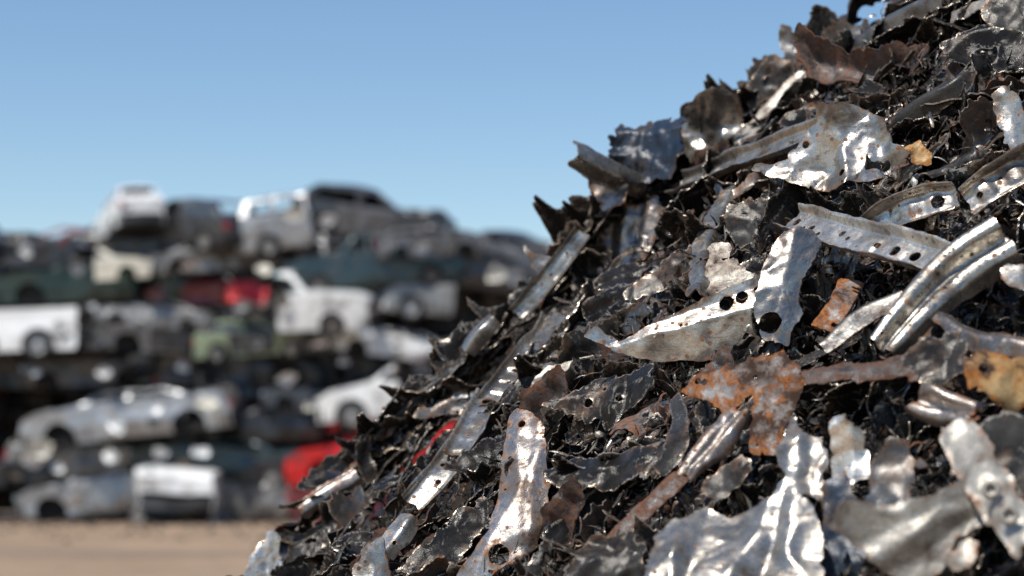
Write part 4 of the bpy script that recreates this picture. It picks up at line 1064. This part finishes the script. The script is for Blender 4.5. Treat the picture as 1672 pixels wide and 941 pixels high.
PARTMAT = {'windscreen': 'glass', 'window': 'glass', 'underbody': 'under', 'seat': 'seat', 'headlight': 'lamp', 'tail_light': 'taillamp'}
CARS = []
def car(label, kind, variant, col, px, py, dist=43.0, yaw=0, roll=0, pitch=0, scale=1.0, wheels=(0, 1, 2, 3), group=None, doorcol=None, skip=(), rim='rim', bump=None, cat='wrecked car', name='wrecked_car'):
    """px, py: middle of the wreck's underside in the photo; yaw 0 points the nose right, 180 left, -90 to the camera"""
    D = car_meshes(kind, variant); q = random.Random(len(CARS) * 7 + 3)
    r = bpy.data.objects.new(name, None); C.objects.link(r)
    r.location = [float(v) for v in at_dist(px, py, dist)]
    big = dist < 45; r.rotation_euler = (math.radians(roll + (q.gauss(0, 3.5) if big else 0)), math.radians(pitch + (q.gauss(0, 4.0) if big else q.gauss(0, 1.5))), math.radians(yaw + (q.gauss(0, 6) if big else 0))); r.rotation_mode = 'XYZ'
    r.scale = (scale,) * 3
    tag(r, label, cat, group)
    for part in ('body', 'door', 'windscreen', 'window', 'underbody', 'seat', 'bumper', 'headlight', 'tail_light'):
        if part in skip: continue
        for i, me in enumerate(D[part]):
            if part in ('headlight', 'tail_light', 'bumper', 'window', 'windscreen') and q.random() < .25: continue
            o = link(part, me, None, r)
            if part == 'body': m = PAINT[col]
            elif part == 'door': m = PAINT[doorcol or col]
            elif part == 'bumper': m = PAINT[bump] if bump else M['trim']
            else: m = M[PARTMAT[part]]
            if not me.materials: me.materials.append(None)
            o.material_slots[0].link = 'OBJECT'; o.material_slots[0].material = m
    for i in wheels:
        x, y, z = D['wheels'][i]
        w = link('wheel', WHEEL['tyre'], None, r); w.location = (x, y, z); w.rotation_euler = (0, q.uniform(0, 6), 0 if y > 0 else PI)
        rm = link('rim', WHEEL['rim'], None, w)
        if not WHEEL['rim'].materials: WHEEL['rim'].materials.append(None)
        rm.material_slots[0].link = 'OBJECT'; rm.material_slots[0].material = M[rim if i % 2 or rim != 'rim' else 'rim']
    CARS.append((px, py, label)); return r

G = 'wrecked cars stacked at the far side of the yard'
# --- bottom row
car('crushed silver hatchback at the left end of the bottom row', 'hatch', 2, 'silver', 175, 850, yaw=195, roll=2, wheels=(), group=G, scale=.9)
car('white flattened car on the ground, second in the bottom row', 'suv', 2, 'white', 292, 851, yaw=-80, roll=0, wheels=(), group=G, scale=.92)
car('crushed grey car lying on the ground, third in the bottom row', 'sedan', 2, 'lightgrey', 440, 852, yaw=165, roll=0, wheels=(), group=G, scale=.85)
car('crushed dark red car on the ground next to the scrap heap', 'sedan', 2, 'maroon', 640, 851, yaw=10, wheels=(), group=G)
# --- second row
car('pale grey crumpled hatchback under the nose of the silver sedan', 'hatch', 3, 'lightgrey', 140, 792, yaw=20, roll=3, wheels=(), group=G, scale=.85)
car('dark teal crushed car under the tail of the silver sedan', 'sedan', 2, 'teal', 365, 790, yaw=178, roll=-2, wheels=(1,), group=G, scale=.85)
car('bright red coupe squeezed flat just above the lowest skyline of the heap', 'sedan', 2, 'red', 630, 782, dist=42.5, yaw=176, roll=0, pitch=4, wheels=(), group=G, scale=.9)
car('dark red crushed sedan beneath the bright red coupe', 'hatch', 3, 'red', 555, 830, yaw=5, wheels=(), group=G, scale=.7)
# --- third row
car('silver sedan resting nose down to the left with one wheel showing, low in the stacks', 'sedan', 2, 'silver', 222, 732, dist=42.5, yaw=176, pitch=-3, roll=0, wheels=(0, 2), group=G, skip=('windscreen',))
car('black crushed sedan right of the silver sedan', 'sedan', 2, 'black', 470, 735, yaw=176, wheels=(0,), group=G, scale=.8)
car('red crushed car under the white rounded car front', 'sedan', 2, 'red', 620, 718, dist=42.5, yaw=5, wheels=(), group=G, scale=.5)
car('white rounded car front above the red cars, partly behind the heap', 'hatch', 4, 'white', 668, 694, dist=42.3, yaw=184, wheels=(2, 3), group=G, scale=.95)
# --- the dark band
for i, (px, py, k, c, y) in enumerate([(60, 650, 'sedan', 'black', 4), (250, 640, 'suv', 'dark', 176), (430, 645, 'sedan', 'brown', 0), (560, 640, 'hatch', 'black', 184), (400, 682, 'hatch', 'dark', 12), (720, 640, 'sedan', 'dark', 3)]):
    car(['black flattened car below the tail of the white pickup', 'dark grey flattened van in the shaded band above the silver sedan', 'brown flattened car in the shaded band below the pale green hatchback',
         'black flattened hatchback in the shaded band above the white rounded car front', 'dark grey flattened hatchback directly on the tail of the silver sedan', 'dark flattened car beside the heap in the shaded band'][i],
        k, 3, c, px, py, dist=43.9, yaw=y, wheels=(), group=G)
# --- fourth row
car('white pickup tail with one dark wheel at the left edge of the stacks', 'pickup', 5, 'white', 196, 594, dist=42.2, yaw=4, roll=-1, pitch=2, wheels=(0, 1), group=G, scale=.97, rim='rim')
car('silver stripped wreck between the white pickup tail and the pale green hatchback', 'hatch', 2, 'lightgrey', 275, 588, yaw=-150, wheels=(), group=G, scale=.82, doorcol='dark')
car('pale green hatchback in the middle of the stacks', 'hatch', 1, 'sage', 412, 588, yaw=8, wheels=(0, 2), group=G, scale=.66, doorcol='dark')
car('small white crushed car right of the stacks middle, under the grey white hatchback', 'sedan', 2, 'white', 640, 598, dist=42.8, yaw=190, wheels=(), group=G, scale=.62)
car('dark crushed car under the white truck nose', 'sedan', 2, 'dark', 540, 590, dist=43.4, yaw=180, wheels=(2,), group=G, scale=.8)
# --- third row from the top
car('dark green car seen along its flattened roof, upper left of the stacks', 'sedan', 2, 'green', 150, 512, dist=43, yaw=184, wheels=(), group=G, scale=.9)
car('maroon crushed car in the upper middle of the stacks, under the light grey crumpled car', 'sedan', 2, 'maroon', 345, 508, dist=43.2, yaw=4, wheels=(), group=G, scale=.6, doorcol='maroon')
car('white truck nose with a large round wheel arch, centre of the stacks', 'pickup', 4, 'white', 455, 548, dist=42.3, yaw=-14, pitch=3, wheels=(2, 3), group=G, scale=.80, rim='steelrim', skip=('window', 'windscreen', 'door'))
car('grey white hatchback behind the slope of the heap', 'hatch', 4, 'lightgrey', 745, 538, dist=43, yaw=182, wheels=(2, 3), group=G, scale=.85, bump='white')
# --- second row from the top
car('black flattened car under the white van rear', 'sedan', 2, 'black', 215, 440, dist=43.2, yaw=3, wheels=(), group=G, scale=.65)
car('cream car with a round arched fender, upper left of the stacks', 'sedan', 4, 'cream', 165, 470, dist=42.5, yaw=-12, roll=4, pitch=-6, wheels=(), group=G, scale=.60, skip=('windscreen', 'window', 'door', 'underbody'))
car('light grey crumpled car below the silver wagon', 'sedan', 2, 'lightgrey', 352, 452, dist=42.8, yaw=10, roll=0, pitch=-5, wheels=(), group=G, scale=.6)
car('dark teal pickup with a pale airbag in its open window, upper right of the stacks', 'pickup', 0, 'teal', 612, 482, dist=42.8, yaw=182, pitch=3, wheels=(0, 1, 2, 3), group=G, scale=.74, rim='steelrim', skip=('window',))
car('dark grey crushed sedan sloping down to the right behind the heap', 'sedan', 2, 'dark', 770, 486, dist=43.4, yaw=180, pitch=-6, wheels=(0,), group=G, scale=.85)
car('grey crushed sedan on top of the right end of the stacks', 'sedan', 2, 'grey', 755, 446, dist=43.8, yaw=2, pitch=8, wheels=(), group=G, scale=.7)
# --- top row
car('white van rear on the left of the top row', 'suv', 0, 'white', 210, 396, dist=43, yaw=105, wheels=(0, 1), group=G, scale=.58)
car('dark grey car with a faded red roof edge on the top row', 'hatch', 1, 'dark', 312, 408, dist=43, yaw=152, roll=-4, wheels=(1,), group=G, scale=.80, doorcol='dark')
car('silver wagon with a wheel arch showing, middle of the top row', 'suv', 5, 'silver', 520, 410, dist=42.8, yaw=4, roll=2, pitch=-3, wheels=(0, 1), group=G, scale=.74)
car('dark rounded car at the right of the top row under the highest tip', 'hatch', 0, 'dark', 598, 404, dist=43.2, yaw=4, pitch=6, wheels=(), group=G, scale=.86, doorcol='grey')
# --- left end, dark paints also standing in for its shade
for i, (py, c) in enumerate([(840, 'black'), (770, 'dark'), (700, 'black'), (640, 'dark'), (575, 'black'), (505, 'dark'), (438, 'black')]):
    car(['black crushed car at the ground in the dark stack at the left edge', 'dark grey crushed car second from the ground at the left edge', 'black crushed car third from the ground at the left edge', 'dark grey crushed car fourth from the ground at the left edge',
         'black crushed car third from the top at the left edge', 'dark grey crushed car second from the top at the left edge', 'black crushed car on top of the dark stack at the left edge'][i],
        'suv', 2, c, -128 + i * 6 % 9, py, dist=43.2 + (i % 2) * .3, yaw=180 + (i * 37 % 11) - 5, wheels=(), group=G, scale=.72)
# --- distant low row on the left
for i, (px, py, c, k) in enumerate([(50, 452, 'dark', 'sedan'), (112, 448, 'maroon', 'hatch'), (60, 482, 'blue', 'sedan'), (20, 520, 'dark', 'sedan')]):
    car(['dark sedan far back behind the left end of the stacks', 'brownish red hatchback far back left of the black flattened car', 'dark blue car far back above the white pickup tail', 'dark car far back above the white pickup tail, at the left edge'][i], k, 2, c, px, py, dist=46 + i * .2, yaw=4 + 172 * (i % 2), wheels=(), group=G, scale=.8)
# --- the second line of stacks, seen only through gaps
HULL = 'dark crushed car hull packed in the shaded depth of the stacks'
cols = ['black', 'dark', 'brown', 'black', 'teal', 'dark']  # dark paints stand in for the black shade between the front cars
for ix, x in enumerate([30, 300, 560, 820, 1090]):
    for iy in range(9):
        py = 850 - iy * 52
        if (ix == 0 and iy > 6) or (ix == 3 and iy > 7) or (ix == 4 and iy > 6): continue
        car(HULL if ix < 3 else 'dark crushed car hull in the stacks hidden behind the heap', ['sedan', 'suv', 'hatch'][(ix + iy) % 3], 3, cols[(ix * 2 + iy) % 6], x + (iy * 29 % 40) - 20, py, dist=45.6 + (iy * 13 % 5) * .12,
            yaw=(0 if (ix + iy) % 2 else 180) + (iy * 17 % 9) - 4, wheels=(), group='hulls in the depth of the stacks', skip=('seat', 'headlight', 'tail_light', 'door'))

red = sheet_mesh('red_fender', [(-.42, -.22), (.4, -.25), (.46, .1), (.1, .27), (-.38, .2)], 871, crump=.15, lam=.4, jag=.01, res=.03, th=.01, dent=.02)
o = link('red_fender', red, PAINT['red'], loc=at_dist(402, 478, 42.2)); o.rotation_euler = (1.2, .05, .1)
tag(o, 'bright red loose panel hanging between the maroon car and the white truck nose', 'car panel')

# --- loose panels, tyres and bumpers jammed between the cars
def car_where(px, py, look):
    c = sorted(CARS, key=lambda h: math.hypot(h[0] - px, h[1] - 30 - py))
    for cx, cy, s in c:
        if s.startswith('dark crushed car hull'): continue
        s2 = ' '.join(s.replace(',', '').split()[:6])
        while s2.split()[-1] in ('with', 'of', 'the', 'in', 'on', 'to', 'along', 'under', 'above', 'a', 'an', 'its', 'right', 'at', 'and', 'one', 'seen', 'large', 'left', 'behind', 'between', 'next', 'just', 'upper', 'nose'): s2 = s2.rsplit(' ', 1)[0]
        cy -= 30
        d = ('left of' if px < cx else 'right of') if abs(cx - px) > abs(cy - py) else ('above' if py < cy else 'below')
        lab = '%s jammed %s the %s' % (look, d, s2)
        if len(lab.split()) <= 16 and lab not in used_labels:
            used_labels[lab] = 1; return lab
    return look + ' jammed between the stacked cars'
PANELS = []
for i in range(8):
    qq = random.Random(60 + i); P = [(math.cos(2 * PI * t / 8) * qq.uniform(.35, .6), math.sin(2 * PI * t / 8) * qq.uniform(.18, .4)) for t in range(8)]
    PANELS.append(sheet_mesh('crumpled_sheet', P, 880 + i, crump=.4, lam=.35, jag=.02, res=.04, th=.01, dent=.03, folds=[(-1, 0, 1, .1, .8)]))
qq = random.Random(77)
for i, (px, py, k, v, c, y, s_, lab) in enumerate([
    (255, 545, 'sedan', 3, 'lightgrey', 178, .55, 'thin pale grey flattened car between the dark green car and the silver stripped wreck'),
    (560, 512, 'hatch', 2, 'lightgrey', 10, .55, 'pale grey crushed hatchback right of the white truck nose'),
    (320, 700, 'suv', 4, 'lightgrey', 178, .6, 'grey car front above the tail of the silver sedan'),
    (700, 430, 'hatch', 2, 'grey', 4, .6, 'grey crushed hatchback stepping down from the dark rounded car on the top row'),
    (415, 440, 'sedan', 3, 'dark', 2, .6, 'dark flattened car directly under the silver wagon'),
    (150, 640, 'hatch', 3, 'grey', 186, .7, 'grey flattened hatchback in the shade below the white pickup tail'),
    (530, 690, 'sedan', 2, 'dark', 182, .6, 'dark crushed sedan left of the white rounded car front'),
    (235, 815, 'hatch', 3, 'cream', 170, .55, 'cream flattened car between the bottom row and the silver sedan'),
    (400, 815, 'sedan', 3, 'silver', 4, .6, 'silver flattened car on the crushed grey car of the bottom row'),
    (80, 800, 'hatch', 3, 'black', 12, .6, 'black flattened car at the dark lower left end of the stacks')]):
    car(lab, k, v, c, px, py, dist=42.6 + (i % 3) * .25, yaw=y, pitch=(i % 3 - 1) * 4, wheels=(2, 3) if v == 4 else (), group=G, scale=s_)
JP = 'loose panels jammed between the stacked cars'
spots = [(150, 500), (180, 745), (105, 735), (95, 765), (250, 690), (340, 660), (375, 645), (300, 765), (330, 740), (420, 770), (260, 740), (450, 690), (505, 665), (420, 560), (310, 435), (285, 445), (345, 440),
         (535, 360), (492, 428), (430, 440), (460, 490), (610, 500), (640, 500), (600, 545), (690, 405), (705, 420), (810, 450), (840, 455), (112, 560), (160, 560), (230, 520), (265, 335), (590, 320), (480, 350),
         (40, 410), (72, 415), (125, 435), (135, 400), (190, 700), (50, 755), (68, 735), (395, 500), (520, 560), (560, 590), (300, 600), (170, 610), (60, 610), (230, 800), (350, 800), (120, 820), (690, 600), (730, 570), (650, 560), (470, 620), (360, 850), (225, 846)]
pc = ['silver', 'white', 'lightgrey', 'silver', 'dark', 'cream', 'grey', 'white', 'teal', 'brown']
for i, (px, py) in enumerate(spots):
    me = PANELS[i % 8]; o = link('crumpled_sheet', me)
    cc = 'dark' if (px, py) == (590, 320) else pc[(i * 7 + i // 8) % len(pc)]
    if not me.materials: me.materials.append(None)
    o.material_slots[0].link = 'OBJECT'; o.material_slots[0].material = PAINT[cc]
    o.location = [float(v) for v in at_dist(px, py, 41.15 + qq.uniform(0, .4))]
    o.rotation_euler = (math.radians(qq.uniform(30, 100)), math.radians(qq.uniform(-30, 30)), math.radians(qq.uniform(-40, 40)))
    s = qq.uniform(.2, .6); o.scale = (s, s, s)
    nm = {'lightgrey': 'light grey', 'dark': 'dark grey', 'teal': 'dark teal'}.get(cc, cc)
    tag(o, car_where(px, py, nm + ' crumpled panel'), 'car panel', JP)
for i, (px, py) in enumerate([(120, 700), (230, 600), (345, 620), (560, 610), (300, 720), (455, 800), (185, 825), (85, 800), (660, 660), (590, 470)]):
    o = link('loose_tyre', WHEEL['tyre']); o.location = [float(v) for v in at_dist(px, py, 42 + qq.uniform(0, .6))]
    o.rotation_euler = (qq.uniform(-1.2, 1.2), qq.uniform(0, 3), qq.uniform(-.8, .8)); tag(o, car_where(px, py, 'black loose tyre'), 'tyre', 'loose tyres among the stacked cars')
# ------------------------------------------------------------------ ground, sky, sun, camera
def ground():
    def grid(x0, x1, nx, y0, y1, ny, z):
        x, y = np.meshgrid(np.linspace(x0, x1, nx), np.linspace(y0, y1, ny))
        zz = z + .03 * fbm(x * .5, y * .5, 3, 4) * np.clip((90 - np.hypot(x, y - 20)) / 60, 0, 1)
        return np.stack([x, y, zz], -1)
    x = np.concatenate([[-900, -300, -120], np.linspace(-45, 45, 160), [120, 300, 900]])
    y = np.concatenate([[-500, -100, -30], np.linspace(-8, 62, 160), [110, 300, 1500]])
    X, Y = np.meshgrid(x, y)
    Z = .05 * fbm(X * .45, Y * .45, 3, 4) * np.clip((60 - np.hypot(X, Y - 25)) / 20, 0, 1) - .03
    V, T = clip_grid(np.stack([X, Y, Z], -1), np.ones_like(X), [])
    s = NT('dry_dirt'); tc = s.n('ShaderNodeTexCoord'); v = tc.outputs['Object']
    a = s.noise(v, .25, 6, .6); b = s.noise(v, 2.2, 7, .65); c = s.noise(v, 14, 5, .6)
    mp = s.n('ShaderNodeMapping'); s.l(v, mp.inputs[0]); mp.inputs['Scale'].default_value = (.06, .7, 1)
    tr = s.noise(mp.outputs[0], 1.0, 4, .55)
    col = s.mix(s.step(a, .35, .65), (.272, .182, .112), (.335, .232, .148))
    col = s.mix(s.math('MULTIPLY', s.step(b, .45, .7), .5), col, (.17, .12, .085))
    col = s.mix(s.math('MULTIPLY', s.step(tr, .50, .62), .6), col, (.15, .112, .085))
    col = s.mix(s.step(c, .62, .7), col, (.30, .26, .22))
    s.l(col, s.p.inputs['Base Color']); s.p.inputs['Roughness'].default_value = .95
    s.bump(s.math('ADD', b, s.math('MULTIPLY', c, .3)), .7, .05)
    return to_mesh('ground', V, T), s.m
def litter():
    g = np.random.default_rng(8); Vs, Ts, n = [], [], 0
    base = np.array([[1, 0, 0], [-1, 0, 0], [0, 1, 0], [0, -1, 0], [0, 0, .6], [0, 0, -.4]], float)
    F = np.array([[0, 2, 4], [2, 1, 4], [1, 3, 4], [3, 0, 4], [2, 0, 5], [1, 2, 5], [3, 1, 5], [0, 3, 5]])
    for _ in range(700):
        p = np.array([g.uniform(-16, 6), min(42.5, 42.5 - abs(g.normal(0, 4))), .01]); r = g.uniform(.015, .09) ** 1.0
        a = g.uniform(0, 6.3); b = base * g.uniform(.5, 1.3, (6, 3)) * r
        b = np.stack([b[:, 0] * math.cos(a) - b[:, 1] * math.sin(a), b[:, 0] * math.sin(a) + b[:, 1] * math.cos(a), b[:, 2]], 1)
        Vs.append(b + p); Ts.append(F + n); n += 6
    return to_mesh('ground_litter', np.concatenate(Vs), np.concatenate(Ts), smooth=False)
tag(link('ground_litter', litter(), plain('dark_litter', (.07, .06, .05), .9)), 'dark crumbs of scrap and stones strewn on the dirt before the stacks', 'litter', kind='stuff')
gm, gmat = ground()
tag(link('ground', gm, gmat), kind='structure')

SUN_AZ, SUN_EL = math.radians(AZ_DEG), math.radians(EL_DEG)          # azimuth clockwise from +Y, the way the camera looks
world = bpy.data.worlds.new('World'); bpy.context.scene.world = world; world.use_nodes = True
wt = world.node_tree; wt.nodes.clear()
sky = wt.nodes.new('ShaderNodeTexSky'); sky.sky_type = 'NISHITA'; sky.sun_disc = False
sky.sun_elevation = SUN_EL; sky.sun_rotation = SUN_AZ
sky.altitude = 200; sky.air_density = SKY[0]; sky.dust_density = SKY[1]; sky.ozone_density = SKY[2]
hs = wt.nodes.new('ShaderNodeHueSaturation'); hs.inputs['Saturation'].default_value = SKY[4]; hs.inputs['Hue'].default_value = SKY[5]
bg = wt.nodes.new('ShaderNodeBackground'); bg.inputs['Strength'].default_value = SKY[3]
wo = wt.nodes.new('ShaderNodeOutputWorld')
wt.links.new(sky.outputs[0], hs.inputs['Color']); wt.links.new(hs.outputs[0], bg.inputs[0]); wt.links.new(bg.outputs[0], wo.inputs[0])
sd = bpy.data.lights.new('sun', 'SUN'); sd.energy = SUN_W; sd.angle = math.radians(.5); sd.color = (1, .955, .88)
so = bpy.data.objects.new('sun', sd); C.objects.link(so); so.location = (-6, -8, 14)
dv = Vector((math.sin(SUN_AZ) * math.cos(SUN_EL), math.cos(SUN_AZ) * math.cos(SUN_EL), math.sin(SUN_EL)))
so.rotation_euler = dv.to_track_quat('Z', 'Y').to_euler()

cd = bpy.data.cameras.new('camera'); co = bpy.data.objects.new('camera', cd); C.objects.link(co)
co.location = EYE; co.rotation_euler = (PI / 2 + PITCH, 0, 0)
cd.sensor_width = 36; cd.lens = 36 * FPX / 1672; cd.clip_start = .1; cd.clip_end = 4000
cd.dof.use_dof = True; cd.dof.focus_distance = FOCUS; cd.dof.aperture_fstop = FSTOP; cd.dof.aperture_blades = 0
sc = bpy.context.scene; sc.camera = co
sc.view_settings.view_transform = 'Standard'; sc.view_settings.look = 'None'; sc.view_settings.gamma = 1; sc.view_settings.exposure = EXPO
sc.cycles.max_bounces = 6; sc.cycles.diffuse_bounces = 2; sc.cycles.glossy_bounces = 4; sc.cycles.caustics_reflective = False; sc.cycles.caustics_refractive = False
sc.cycles.use_denoising = True
